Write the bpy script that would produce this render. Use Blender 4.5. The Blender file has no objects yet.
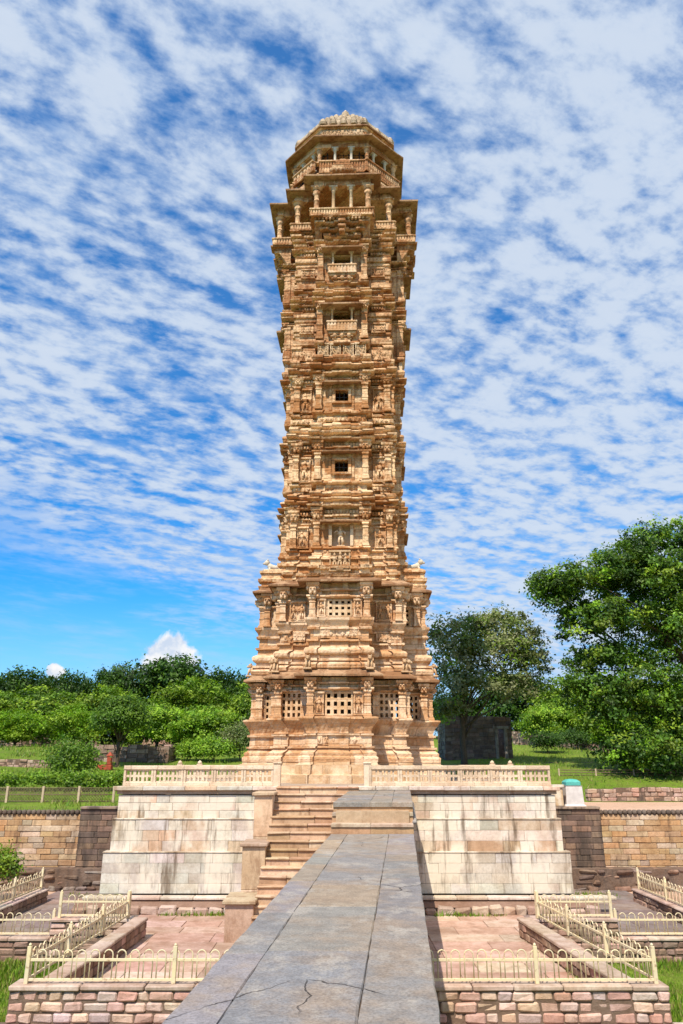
import bpy, math, random
from mathutils import Vector, Matrix, noise
R = math.radians
C = bpy.context.scene.collection
SC = bpy.context.scene
random.seed(7)

# ------------------------------------------------------------------ camera (eye height is z = 0)
cam_d = bpy.data.cameras.new('camera'); cam = bpy.data.objects.new('camera', cam_d); C.objects.link(cam)
cam_d.sensor_fit = 'HORIZONTAL'; cam_d.sensor_width = 24.0; cam_d.lens = 24.0 * 750 / 683
cam_d.clip_start = 0.05; cam_d.clip_end = 3000
cam.location = (0, 0, 0); cam.rotation_euler = (R(90 + 18.64), 0, 0)
SC.camera = cam

# ------------------------------------------------------------------ light, sky, exposure
SUN_AZ, SUN_EL = 20, 54          # the sun stands behind the viewer and to the west of the tower axis
d = Vector((math.sin(R(SUN_AZ)) * math.cos(R(SUN_EL)), math.cos(R(SUN_AZ)) * math.cos(R(SUN_EL)), -math.sin(R(SUN_EL))))
sun_d = bpy.data.lights.new('sun', 'SUN'); sun_d.energy = 5.0; sun_d.angle = R(0.5); sun_d.color = (1.0, 0.91, 0.77)
sun = bpy.data.objects.new('sun', sun_d); C.objects.link(sun); sun.rotation_euler = d.to_track_quat('-Z', 'Y').to_euler()
SC.view_settings.view_transform = 'Standard'; SC.view_settings.look = 'None'
SC.view_settings.exposure = 0.30; SC.view_settings.gamma = 1.0; SC.view_settings.use_curve_mapping = False


class NT:
    """small helper for node trees"""
    def __init__(s, tree):
        s.t = tree; s.n = tree.nodes; s.l = tree.links; s.n.clear()
    def new(s, typ, **kw):
        n = s.n.new(typ)
        for k, v in kw.items():
            if k.startswith('i_'):
                key = k[2:]; key = int(key) if key.isdigit() else key.replace('_', ' ')
                s.put(n.inputs[key], v)
            else: setattr(n, k, v)
        return n
    def put(s, sock, v):
        if isinstance(v, bpy.types.NodeSocket): s.l.new(v, sock)
        else:
            if sock.type == 'RGBA' and len(v) == 3: v = (*v, 1)
            sock.default_value = v
    def math(s, op, a, b=0.0, c=None, clamp=False):
        n = s.new('ShaderNodeMath', operation=op, use_clamp=clamp); s.put(n.inputs[0], a); s.put(n.inputs[1], b)
        if c is not None: s.put(n.inputs[2], c)
        return n.outputs[0]
    def step(s, v, lo, hi, to0=0.0, to1=1.0):
        n = s.new('ShaderNodeMapRange', interpolation_type='SMOOTHSTEP')
        s.put(n.inputs[0], v); s.put(n.inputs[1], lo); s.put(n.inputs[2], hi); s.put(n.inputs[3], to0); s.put(n.inputs[4], to1)
        return n.outputs[0]
    def mix(s, f, a, b, mode='MIX'):
        n = s.new('ShaderNodeMix', data_type='RGBA', blend_type=mode)
        s.put(n.inputs[0], f); s.put(n.inputs[6], a); s.put(n.inputs[7], b)
        return n.outputs[2]
    def comb(s, x, y, z):
        n = s.new('ShaderNodeCombineXYZ'); s.put(n.inputs[0], x); s.put(n.inputs[1], y); s.put(n.inputs[2], z); return n.outputs[0]
    def scale(s, v, xyz):
        n = s.new('ShaderNodeVectorMath', operation='MULTIPLY'); s.put(n.inputs[0], v); s.put(n.inputs[1], xyz); return n.outputs[0]
    def noise(s, vec, scale, detail=4, rough=0.55, dist=0.0):
        n = s.new('ShaderNodeTexNoise'); s.put(n.inputs['Vector'], vec)
        n.inputs['Scale'].default_value = scale; n.inputs['Detail'].default_value = detail
        n.inputs['Roughness'].default_value = rough; n.inputs['Distortion'].default_value = dist
        return n.outputs['Fac']


# world: Nishita sky with a sheet of altocumulus on a high plane, thin cirrus low down and one cumulus
W = bpy.data.worlds.new('World'); SC.world = W; W.use_nodes = True
t = NT(W.node_tree)
tc = t.new('ShaderNodeTexCoord'); sep = t.new('ShaderNodeSeparateXYZ'); t.put(sep.inputs[0], tc.outputs['Generated'])
dx, dy, dz = sep.outputs
sky = t.new('ShaderNodeTexSky', sky_type='NISHITA', sun_disc=False, sun_elevation=R(SUN_EL), sun_rotation=R(180 + SUN_AZ))
sky.altitude = 400; sky.air_density = 1.0; sky.dust_density = 0.4; sky.ozone_density = 3.0
hs = t.new('ShaderNodeHueSaturation'); hs.inputs['Hue'].default_value = 0.494; hs.inputs['Saturation'].default_value = 1.5; hs.inputs['Value'].default_value = 1.6
t.put(hs.inputs['Color'], sky.outputs[0])
zz = t.math('ADD', t.math('MAXIMUM', dz, 0.0), 0.13)
px_, py_ = t.math('DIVIDE', dx, zz), t.math('DIVIDE', dy, zz)
plane = t.comb(px_, py_, 0.0)
warp = t.new('ShaderNodeTexNoise'); t.put(warp.inputs['Vector'], plane); warp.inputs['Scale'].default_value = 2.2; warp.inputs['Detail'].default_value = 2
wv = t.new('ShaderNodeVectorMath', operation='MULTIPLY_ADD'); t.put(wv.inputs[0], warp.outputs['Color']); wv.inputs[1].default_value = (.07, .07, 0); t.put(wv.inputs[2], plane)
def turned(a, sx, sy):
    r = t.new('ShaderNodeVectorRotate', rotation_type='Z_AXIS'); t.put(r.inputs['Vector'], wv.outputs[0]); r.inputs['Angle'].default_value = R(a)
    return t.scale(r.outputs[0], (sx, sy, 1))
puffs = t.noise(turned(-32, 1.0, 1.35), 13.0, 5, 0.55)
rows_ = t.noise(turned(-32, 0.55, 1.9), 5.0, 2, 0.5)
bands = t.noise(turned(24, 0.6, 1.5), 1.5, 3, 0.5)
fine = t.noise(turned(-20, 1.0, 1.4), 30.0, 4, 0.6)
elev = t.math('ARCSINE', dz); az = t.math('ARCTAN2', dx, dy)
edge_n = t.noise(t.scale(plane, (0.7, 1.0, 1)), 1.6, 5, 0.62)
edge = t.math('ADD', t.math('ADD', elev, t.math('MULTIPLY', az, 0.36)), t.math('MULTIPLY', t.math('SUBTRACT', edge_n, 0.5), 0.34))
cover = t.step(edge, 0.06, 0.22)
dens = t.math('ADD', t.math('ADD', t.math('MULTIPLY', puffs, 0.74), t.math('MULTIPLY', rows_, 0.52)), t.math('ADD', t.math('MULTIPLY', bands, 0.16), t.math('MULTIPLY', fine, 0.26)))
dens = t.math('ADD', dens, t.math('MULTIPLY', t.math('MAXIMUM', az, -0.15), 0.10))
alto = t.math('MULTIPLY', t.math('MULTIPLY', t.math('MAXIMUM', t.step(dens, 0.60, 0.94), 0.13), cover), 0.93)
# cirrus veils near the horizon
veil_n = t.noise(t.comb(t.math('MULTIPLY', az, 3.0), t.math('ADD', t.math('MULTIPLY', elev, 17.0), t.math('MULTIPLY', az, 1.2)), 0.3), 1.6, 6, 0.62)
veil = t.math('MULTIPLY', t.step(veil_n, 0.47, 0.76), 0.55)
lowhaze = t.math('ADD', t.step(elev, 0.24, 0.0, 0.0, 0.66), t.math('MULTIPLY', t.step(az, 0.0, 0.35), t.step(elev, 0.55, 0.1, 0.0, 0.42)))
cl_tone = t.mix(t.step(dens, 0.64, 1.0), (0.40, 0.55, 0.80), (0.66, 0.75, 0.88))
c1 = t.scale(hs.outputs[0], (0.085, 0.110, 0.128))
c2 = t.mix(t.math('MINIMUM', lowhaze, 0.9), c1, (0.27, 0.53, 0.90))
c3 = t.mix(veil, c2, (0.50, 0.66, 0.90))
c4 = t.mix(alto, c3, cl_tone)
# cumulus heads standing over the wood
def heap(az0, el0, raz, rel, sc):
    a = t.math('DIVIDE', t.math('SUBTRACT', az, az0), raz); e_ = t.math('DIVIDE', t.math('SUBTRACT', elev, el0), rel)
    r = t.math('SQRT', t.math('ADD', t.math('MULTIPLY', a, a), t.math('MULTIPLY', e_, e_)))
    n = t.noise(t.comb(az, elev, 0.2), sc, 5, 0.6, 0.3)
    return t.step(t.math('ADD', r, t.math('MULTIPLY', t.math('SUBTRACT', n, 0.5), 1.7)), 1.0, 0.72)
h1 = heap(-0.222, 0.126, 0.038, 0.038, 26.0); h2 = heap(-0.358, 0.108, 0.012, 0.010, 50.0)
hn = t.noise(t.comb(az, elev, 0.7), 55.0, 5, 0.55)
hc = t.mix(t.step(hn, 0.35, 0.62), (0.62, 0.72, 0.88), (0.97, 0.97, 0.98))
c5 = t.mix(t.math('MAXIMUM', h1, h2), c4, hc)
bg = t.new('ShaderNodeBackground'); t.put(bg.inputs[0], c5); bg.inputs[1].default_value = 0.82
out = t.new('ShaderNodeOutputWorld'); t.l.new(bg.outputs[0], out.inputs[0])


# ------------------------------------------------------------------ materials
def mat(name):
    m = bpy.data.materials.new(name); m.use_nodes = True
    n = NT(m.node_tree)
    p = n.new('ShaderNodeBsdfPrincipled'); o = n.new('ShaderNodeOutputMaterial'); n.l.new(p.outputs[0], o.inputs[0])
    p.inputs['Roughness'].default_value = 0.85; p.inputs['Specular IOR Level'].default_value = 0.25
    g = n.new('ShaderNodeNewGeometry')
    return m, n, p, g.outputs['Position'], o

def bump(n, p, h, strength, dist):
    b = n.new('ShaderNodeBump'); b.inputs['Strength'].default_value = strength; b.inputs['Distance'].default_value = dist
    n.put(b.inputs['Height'], h); n.l.new(b.outputs[0], p.inputs['Normal'])

def tower_stone(name, a, b, stain, stain_lo=0.56, soot=0.5, carve=0.6, course=0.36):
    m, n, p, pos, o = mat(name)
    sp = n.new('ShaderNodeSeparateXYZ'); n.put(sp.inputs[0], pos)
    u = n.math('ADD', sp.outputs[0], n.math('MULTIPLY', sp.outputs[1], 0.83))
    uv = n.comb(u, sp.outputs[2], 0.0)
    br = n.new('ShaderNodeTexBrick'); n.put(br.inputs['Vector'], uv)
    br.inputs['Color1'].default_value = (0, 0, 0, 1); br.inputs['Color2'].default_value = (1, 1, 1, 1); br.inputs['Mortar'].default_value = (.5, .5, .5, 1)
    br.inputs['Scale'].default_value = 1.0; br.inputs['Brick Width'].default_value = 0.95; br.inputs['Row Height'].default_value = course
    br.inputs['Mortar Size'].default_value = 0.012; br.inputs['Bias'].default_value = 0.0
    bv = n.new('ShaderNodeSeparateColor'); n.put(bv.inputs[0], br.outputs['Color'])
    big = n.noise(pos, 0.55, 5, 0.6); mid = n.noise(pos, 3.2, 5, 0.6)
    f = n.math('ADD', n.math('MULTIPLY', big, 0.9), n.math('MULTIPLY', n.math('SUBTRACT', bv.outputs[0], 0.5), 0.34))
    f = n.math('ADD', f, n.math('MULTIPLY', n.math('SUBTRACT', mid, 0.5), 0.7))
    col = n.mix(n.step(f, 0.28, 0.62), a, b)
    streak = n.noise(n.scale(pos, (2.6, 2.6, 0.42)), 1.0, 6, 0.65)
    col = n.mix(n.step(streak, stain_lo, stain_lo + 0.16, 0, 0.8), col, stain)
    so = n.noise(n.scale(pos, (1.6, 1.6, 0.7)), 1.3, 7, 0.72)
    col = n.mix(n.step(so, 0.57, 0.72, 0, soot), col, (0.085, 0.06, 0.045))
    gr = n.noise(pos, 22, 4, 0.7)
    col = n.mix(n.step(gr, 0.3, 0.7, 0.30, 0.0), col, n.scale(col, (0.5, 0.46, 0.42)))
    col = n.mix(n.math('MULTIPLY', br.outputs['Fac'], 0.28), col, (0.14, 0.065, 0.04))
    n.put(p.inputs['Base Color'], col)
    vo = n.new('ShaderNodeTexVoronoi', feature='SMOOTH_F1'); n.put(vo.inputs['Vector'], n.scale(pos, (1, 1, 1.25))); vo.inputs['Scale'].default_value = 5.5; vo.inputs['Smoothness'].default_value = 0.3
    h = n.math('ADD', n.math('MULTIPLY', vo.outputs['Distance'], -0.55 * carve), n.math('MULTIPLY', mid, 0.5))
    ribs = n.math('ABSOLUTE', n.math('SINE', n.math('MULTIPLY', u, 3.14159 / 0.19)))                  # cut ribs and beads in some of the courses
    belt = n.noise(n.comb(0.0, 0.0, sp.outputs[2]), 2.3, 2, 0.5)
    h = n.math('ADD', h, n.math('MULTIPLY', n.math('MULTIPLY', n.step(belt, 0.47, 0.52), ribs), 0.55 * carve))
    h = n.math('ADD', h, n.math('MULTIPLY', gr, 0.28)); h = n.math('SUBTRACT', h, n.math('MULTIPLY', br.outputs['Fac'], 0.35))
    bump(n, p, h, 0.75, 0.10)
    return m

M = {}
M['stone'] = tower_stone('carved_sandstone', (0.43, 0.195, 0.072), (0.80, 0.545, 0.315), (0.33, 0.120, 0.036), 0.56, 0.75, 0.8)
M['stone_high'] = tower_stone('reddened_sandstone', (0.36, 0.155, 0.058), (0.72, 0.455, 0.250), (0.26, 0.088, 0.027), 0.54, 0.78, 0.8)
M['stone_low'] = tower_stone('pale_sandstone', (0.56, 0.310, 0.150), (0.80, 0.575, 0.375), (0.44, 0.180, 0.060), 0.54, 0.6, 0.4, 0.42)
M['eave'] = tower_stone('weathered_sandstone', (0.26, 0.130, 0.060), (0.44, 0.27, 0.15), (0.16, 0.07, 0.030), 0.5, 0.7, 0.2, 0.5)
M['pale'] = tower_stone('cream_stone', (0.54, 0.345, 0.185), (0.74, 0.55, 0.36), (0.38, 0.19, 0.08), 0.57, 0.45, 0.15, 0.9)
M['rail_stone'] = tower_stone('balustrade_stone', (0.62, 0.455, 0.31), (0.78, 0.62, 0.45), (0.46, 0.29, 0.17), 0.57, 0.35, 0.1, 0.9)
M['lattice'] = tower_stone('lattice_stone', (0.60, 0.37, 0.19), (0.78, 0.56, 0.36), (0.44, 0.2, 0.08), 0.58, 0.3, 0.1, 0.9)
M['grey_stone'] = tower_stone('greyed_sandstone', (0.42, 0.31, 0.20), (0.62, 0.48, 0.33), (0.25, 0.15, 0.08), 0.54, 0.6, 0.3, 0.9)

def block_mat(name, streaks=0.5, soot=(0.07, 0.055, 0.045), lo=0.55, bumpd=0.02, noise_amt=0.5, vscale=0.35, wash=0.0):
    """dressed stone whose blocks carry their own tint in the attribute 'tint'"""
    m, n, p, pos, o = mat(name)
    at = n.new('ShaderNodeAttribute', attribute_name='tint')
    a = n.noise(pos, 1.7, 6, 0.65); b = n.noise(pos, 11, 5, 0.7); c = n.noise(pos, 55, 3, 0.7)
    col = n.mix(n.step(a, 0.3, 0.7, 0.0, noise_amt), at.outputs['Color'], n.scale(at.outputs['Color'], (0.62, 0.52, 0.43)))
    col = n.mix(n.step(b, 0.35, 0.72, 0.0, 0.45), col, n.scale(col, (0.6, 0.57, 0.54)))
    col = n.mix(n.step(c, 0.35, 0.75, 0.0, 0.3), col, n.scale(col, (0.55, 0.52, 0.5)))
    if wash: col = n.mix(n.step(n.noise(n.scale(pos, (1, 1, .6)), .9, 5, .6), 0.46, 0.6, 0, wash), col, (0.74, 0.66, 0.535))
    s = n.noise(n.scale(pos, (2.1, 2.1, vscale)), 1.25, 6, 0.68)
    col = n.mix(n.step(s, lo, lo + 0.17, 0, streaks), col, soot)
    n.put(p.inputs['Base Color'], col)
    bump(n, p, n.math('ADD', n.math('ADD', n.math('MULTIPLY', b, 0.6), n.math('MULTIPLY', c, 0.25)), n.math('MULTIPLY', a, 0.5)), 0.7, bumpd)
    return m
M['ashlar'] = block_mat('whitewashed_ashlar', 0.85, (0.13, 0.085, 0.05), 0.495, 0.03, 0.6, 0.24, 0.8)
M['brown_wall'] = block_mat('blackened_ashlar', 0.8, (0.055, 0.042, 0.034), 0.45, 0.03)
M['ret_wall'] = block_mat('golden_ashlar', 0.7, (0.11, 0.065, 0.04), 0.53, 0.06, 0.7, 0.6)  # dark stain colour, made heavier to stand in for tree shade on the wall
M['step'] = block_mat('sandstone_steps', 0.6, (0.22, 0.11, 0.055), 0.5, 0.03, 0.6, 0.6)
M['pink_block'] = block_mat('pink_sandstone_blocks', 0.55, (0.22, 0.13, 0.10), 0.54, 0.06, 0.7, 0.8)
M['pink_flag'] = block_mat('pink_flagstones', 0.6, (0.25, 0.15, 0.10), 0.52, 0.02, 0.8, 1.0)
def slab_mat():
    m, n, p, pos, o = mat('blue_grey_slabs'); p.inputs['Roughness'].default_value = 0.72
    at = n.new('ShaderNodeAttribute', attribute_name='tint'); col = at.outputs['Color']
    a = n.noise(pos, 0.8, 6, 0.68); b = n.noise(pos, 4.5, 6, 0.72); c = n.noise(pos, 40, 4, 0.7); d_ = n.noise(n.scale(pos, (1.3, .7, 1)), 1.7, 6, 0.7)
    col = n.mix(n.step(a, 0.40, 0.60, 0, 0.7), col, (0.36, 0.27, 0.19))
    col = n.mix(n.step(b, 0.36, 0.70, 0.0, 0.55), col, n.scale(col, (0.50, 0.49, 0.49)))
    col = n.mix(n.step(d_, 0.52, 0.64, 0.0, 0.65), col, (0.40, 0.36, 0.31))
    col = n.mix(n.step(c, 0.38, 0.70, 0.0, 0.65), col, n.scale(col, (0.45, 0.43, 0.41)))
    wn = n.new('ShaderNodeTexNoise'); n.put(wn.inputs['Vector'], pos); wn.inputs['Scale'].default_value = 2.5; wn.inputs['Detail'].default_value = 4
    wv_ = n.new('ShaderNodeVectorMath', operation='MULTIPLY_ADD'); n.put(wv_.inputs[0], wn.outputs['Color']); wv_.inputs[1].default_value = (.35, .35, 0); n.put(wv_.inputs[2], pos)
    vo = n.new('ShaderNodeTexVoronoi', feature='DISTANCE_TO_EDGE'); n.put(vo.inputs['Vector'], n.scale(wv_.outputs[0], (1, .7, 0))); vo.inputs['Scale'].default_value = 0.62
    crack = n.math('MULTIPLY', n.step(vo.outputs['Distance'], 0.0015, 0.0055, 1, 0), n.step(n.noise(pos, 0.55, 2, 0.5), 0.57, 0.63))
    col = n.mix(n.math('MULTIPLY', crack, 0.85), col, (0.045, 0.035, 0.03)); n.put(p.inputs['Base Color'], col)
    h = n.math('ADD', n.math('MULTIPLY', b, 0.8), n.math('MULTIPLY', c, 0.3)); bump(n, p, n.math('SUBTRACT', h, n.math('MULTIPLY', crack, 1.2)), 0.8, 0.02)
    return m
M['slab'] = slab_mat()
M['rock'] = block_mat('grey_rock', 0.6, (0.05, 0.04, 0.035), 0.48, 0.08, 0.8, 0.8)
M['ruin'] = block_mat('ruin_masonry', 0.6, (0.05, 0.04, 0.035), 0.5, 0.05, 0.8, 0.7)

def soil_mat(name, cols, sc=0.6, bd=0.06):
    m, n, p, pos, o = mat(name); p.inputs['Roughness'].default_value = 0.95
    a = n.noise(pos, sc * 0.35, 5, 0.6); b = n.noise(pos, sc * 4, 5, 0.65); c = n.noise(pos, sc * 30, 3, 0.7)
    col = n.mix(n.step(a, 0.38, 0.62), cols[0], cols[1])
    col = n.mix(n.step(b, 0.45, 0.68, 0, 0.75), col, cols[2])
    col = n.mix(n.step(c, 0.4, 0.7, 0, 0.5), col, n.scale(col, (0.55, 0.55, 0.5)))
    n.put(p.inputs['Base Color'], col)
    bump(n, p, n.math('ADD', b, n.math('MULTIPLY', c, 0.6)), 1.0, bd)
    return m
M['lawn'] = soil_mat('rough_grass', [(0.150, 0.25, 0.016), (0.215, 0.31, 0.028), (0.17, 0.165, 0.04)], 0.5, 0.2)
M['earth'] = soil_mat('reddish_earth', [(0.56, 0.36, 0.25), (0.62, 0.42, 0.30), (0.46, 0.30, 0.20)], 0.7, 0.03)
M['darkfill'] = soil_mat('dark_joint_fill', [(0.09, 0.06, 0.045), (0.11, 0.075, 0.055), (0.06, 0.04, 0.03)], 2, 0.02)

def simple(name, col, rough=0.6, metal=0.0, var=0.25, sc=6):
    m, n, p, pos, o = mat(name); p.inputs['Roughness'].default_value = rough; p.inputs['Metallic'].default_value = metal
    a = n.noise(pos, sc, 5, 0.65)
    n.put(p.inputs['Base Color'], n.mix(n.step(a, 0.35, 0.7, 0, var * 2), col, tuple(c * 0.5 for c in col)))
    bump(n, p, a, 0.3, 0.01)
    return m
def fence_mat():
    m, n, p, pos, o = mat('chipped_cream_paint'); p.inputs['Roughness'].default_value = 0.6
    a = n.noise(pos, 9, 6, 0.7); b = n.noise(pos, 2.2, 4, 0.6)
    col = n.mix(n.step(b, 0.35, 0.65), (0.74, 0.61, 0.37), (0.66, 0.56, 0.38)); col = n.mix(n.step(a, 0.54, 0.68, 0, 0.8), col, (0.30, 0.17, 0.08))
    n.put(p.inputs['Base Color'], col); bump(n, p, a, 0.5, 0.004); return m
M['fence'] = fence_mat()
M['wire'] = simple('rusty_wire', (0.20, 0.14, 0.09), 0.7)
M['post'] = simple('concrete_post', (0.55, 0.42, 0.28), 0.8)
M['white'] = simple('whitewash', (0.66, 0.60, 0.56), 0.8, 0, 0.2, 4)
M['lion'] = simple('white_limestone', (0.62, 0.54, 0.43), 0.8, 0, 0.2, 5)
M['turq'] = simple('turquoise_paint', (0.10, 0.42, 0.36), 0.7, 0, 0.2)
M['red'] = simple('red_paint', (0.40, 0.075, 0.035), 0.7, 0, 0.4)
M['bark'] = simple('bark', (0.11, 0.08, 0.055), 0.95, 0, 0.4, 9)
M['dark'] = simple('dark_iron', (0.035, 0.028, 0.022), 0.7)

def leaf_mat(name, sat=1.0):
    m = bpy.data.materials.new(name); m.use_nodes = True; n = NT(m.node_tree)
    at = n.new('ShaderNodeAttribute', attribute_name='tint')
    p = n.new('ShaderNodeBsdfPrincipled'); p.inputs['Roughness'].default_value = 0.5; p.inputs['Specular IOR Level'].default_value = 0.3
    tr = n.new('ShaderNodeBsdfTranslucent')
    n.put(p.inputs['Base Color'], at.outputs['Color']); n.put(tr.inputs[0], n.mix(1.0, at.outputs['Color'], (1.5, 1.6, 0.6), 'MULTIPLY'))
    ms = n.new('ShaderNodeMixShader'); ms.inputs[0].default_value = 0.26
    o = n.new('ShaderNodeOutputMaterial')
    n.l.new(p.outputs[0], ms.inputs[1]); n.l.new(tr.outputs[0], ms.inputs[2]); n.l.new(ms.outputs[0], o.inputs[0])
    return m
M['leaf'] = leaf_mat('leaves')


# ------------------------------------------------------------------ mesh helpers
class MB:
    """collects shapes and links them as ONE mesh object"""
    def __init__(s): s.v = []; s.f = []; s.c = []; s.sm = []
    def add(s, vs, fs, col=None, smooth=False, mx=None):
        o = len(s.v)
        s.v += [tuple(mx @ Vector(p)) for p in vs] if mx is not None else [tuple(p) for p in vs]
        for f in fs: s.f.append(tuple(i + o for i in f)); s.c.append(col or (0.5, 0.5, 0.5)); s.sm.append(smooth)
    def box(s, x0, x1, y0, y1, z0, z1, col=None, mx=None):
        vs = [(x0, y0, z0), (x1, y0, z0), (x1, y1, z0), (x0, y1, z0), (x0, y0, z1), (x1, y0, z1), (x1, y1, z1), (x0, y1, z1)]
        s.add(vs, [(3, 2, 1, 0), (4, 5, 6, 7), (0, 1, 5, 4), (1, 2, 6, 5), (2, 3, 7, 6), (3, 0, 4, 7)], col, False, mx)
    def cbox(s, x0, x1, y0, y1, z0, z1, ch=0.015, col=None, mx=None, jit=0.0):
        """box with all edges chamfered"""
        ch = min(ch, (x1 - x0) * .3, (y1 - y0) * .3, (z1 - z0) * .3)
        vs = []; idx = {}
        X, Y, Z = (x0, x1), (y0, y1), (z0, z1)
        for i in (0, 1):
            for j in (0, 1):
                for k in (0, 1):
                    jx, jy, jz = [random.uniform(-jit, jit) for _ in range(3)]
                    x, y, z = X[i] + jx, Y[j] + jy, Z[k] + jz
                    sx, sy, sz = (1 - 2 * i) * ch, (1 - 2 * j) * ch, (1 - 2 * k) * ch
                    for ax, p in enumerate(((x, y + sy, z + sz), (x + sx, y, z + sz), (x + sx, y + sy, z))):
                        idx[(i, j, k, ax)] = len(vs); vs.append(p)
        q = []
        g = lambda i, j, k, a: idx[(i, j, k, a)]
        for i in (0, 1): q.append([g(i, 0, 0, 0), g(i, 1, 0, 0), g(i, 1, 1, 0), g(i, 0, 1, 0)])
        for j in (0, 1): q.append([g(0, j, 0, 1), g(1, j, 0, 1), g(1, j, 1, 1), g(0, j, 1, 1)])
        for k in (0, 1): q.append([g(0, 0, k, 2), g(1, 0, k, 2), g(1, 1, k, 2), g(0, 1, k, 2)])
        for a in (0, 1):
            for b in (0, 1):
                q.append([g(a, b, 0, 0), g(a, b, 1, 0), g(a, b, 1, 1), g(a, b, 0, 1)])
                q.append([g(a, 0, b, 0), g(a, 1, b, 0), g(a, 1, b, 2), g(a, 0, b, 2)])
                q.append([g(0, a, b, 1), g(1, a, b, 1), g(1, a, b, 2), g(0, a, b, 2)])
        for i in (0, 1):
            for j in (0, 1):
                for k in (0, 1): q.append([g(i, j, k, 0), g(i, j, k, 1), g(i, j, k, 2)])
        cx = Vector(((x0 + x1) / 2, (y0 + y1) / 2, (z0 + z1) / 2)); out = []
        for f in q:
            a, b, c = [Vector(vs[i]) for i in f[:3]]
            cen = sum((Vector(vs[i]) for i in f), Vector()) / len(f)
            out.append(f if (b - a).cross(c - a).dot(cen - cx) > 0 else f[::-1])
        s.add(vs, out, col, False, mx)
    def loft(s, rings, cap0=True, cap1=True, col=None, smooth=False, mx=None, close=True):
        n = len(rings[0]); vs = [p for r in rings for p in r]; fs = []
        for k in range(len(rings) - 1):
            for i in range(n if close else n - 1):
                j = (i + 1) % n
                fs.append((k * n + i, k * n + j, (k + 1) * n + j, (k + 1) * n + i))
        if cap0: fs.append(tuple(range(n - 1, -1, -1)))
        if cap1: fs.append(tuple((len(rings) - 1) * n + i for i in range(n)))
        s.add(vs, fs, col, smooth, mx)
    def lathe(s, prof, x=0, y=0, n=10, col=None, smooth=True, mx=None, square=False):
        """prof: (radius, z) from bottom to top"""
        if square: pts = [(-1, -1), (1, -1), (1, 1), (-1, 1)]
        else: pts = [(math.cos(2 * math.pi * i / n), math.sin(2 * math.pi * i / n)) for i in range(n)]
        s.loft([[(x + r * a, y + r * b, z) for a, b in pts] for r, z in prof], True, True, col, smooth and not square, mx)
    def tube(s, pts, rads, n=6, col=None, smooth=True):
        rings = []
        for i, p in enumerate(pts):
            p = Vector(p); a = Vector(pts[max(i - 1, 0)]); b = Vector(pts[min(i + 1, len(pts) - 1)])
            dd = (b - a).normalized(); up = Vector((0, 0, 1)) if abs(dd.z) < .9 else Vector((1, 0, 0))
            u = dd.cross(up).normalized(); w = dd.cross(u)
            r = rads[i] if isinstance(rads, (list, tuple)) else rads
            rings.append([tuple(p + u * (math.cos(2 * math.pi * k / n) * r) + w * (math.sin(2 * math.pi * k / n) * r)) for k in range(n)])
        s.loft(rings, True, True, col, smooth)
    def ball(s, c, r, n=8, m=5, col=None, mx=None):
        prof = [(max(math.sin(math.pi * i / m), 0.02), -math.cos(math.pi * i / m)) for i in range(m + 1)]
        rx, ry, rz = r if isinstance(r, (tuple, list)) else (r, r, r)
        s.loft([[(c[0] + rx * a * math.cos(2 * math.pi * k / n), c[1] + ry * a * math.sin(2 * math.pi * k / n), c[2] + rz * b) for k in range(n)] for a, b in prof], True, True, col, True, mx)
    def build(s, name, m, parent=None, loc=(0, 0, 0), rz=0.0):
        me = bpy.data.meshes.new(name); me.from_pydata(s.v, [], s.f); me.update()
        me.materials.append(m)
        me.polygons.foreach_set('use_smooth', s.sm)
        if any(c != (0.5, 0.5, 0.5) for c in s.c):
            at = me.color_attributes.new('tint', 'FLOAT_COLOR', 'CORNER'); buf = []
            for f, c in zip(s.f, s.c): buf += [c[0], c[1], c[2], 1.0] * len(f)
            at.data.foreach_set('color', buf)
        o = bpy.data.objects.new(name, me); C.objects.link(o); o.location = loc; o.rotation_euler.z = rz
        if parent: o.parent = parent
        return o

def tag(o, label, cat, group=None):
    o['label'] = label; o['category'] = cat
    if group: o['group'] = group
    return o
def thing(name, label, cat, loc=(0, 0, 0), rz=0.0, group=None):
    o = bpy.data.objects.new(name, None); C.objects.link(o); o.location = loc; o.rotation_euler.z = rz; o.empty_display_size = .2
    return tag(o, label, cat, group)
def kind(o, k): o['kind'] = k; return o
def copy_part(o, parent, loc=None, rz=None):
    c = o.copy(); C.objects.link(c); c.parent = parent
    if loc is not None: c.location = loc
    if rz is not None: c.rotation_euler.z = rz
    return c
def copy_tree(o, parent=None):
    c = o.copy(); C.objects.link(c); c.parent = parent
    for ch in list(o.children): copy_tree(ch, c)
    return c
def vary(col, a=0.12):
    k = 1 + random.uniform(-a, a)
    return tuple(max(0.0, c * k * (1 + random.uniform(-a, a) * .35)) for c in col)
def pick(pal): return vary(random.choice(pal))

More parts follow.
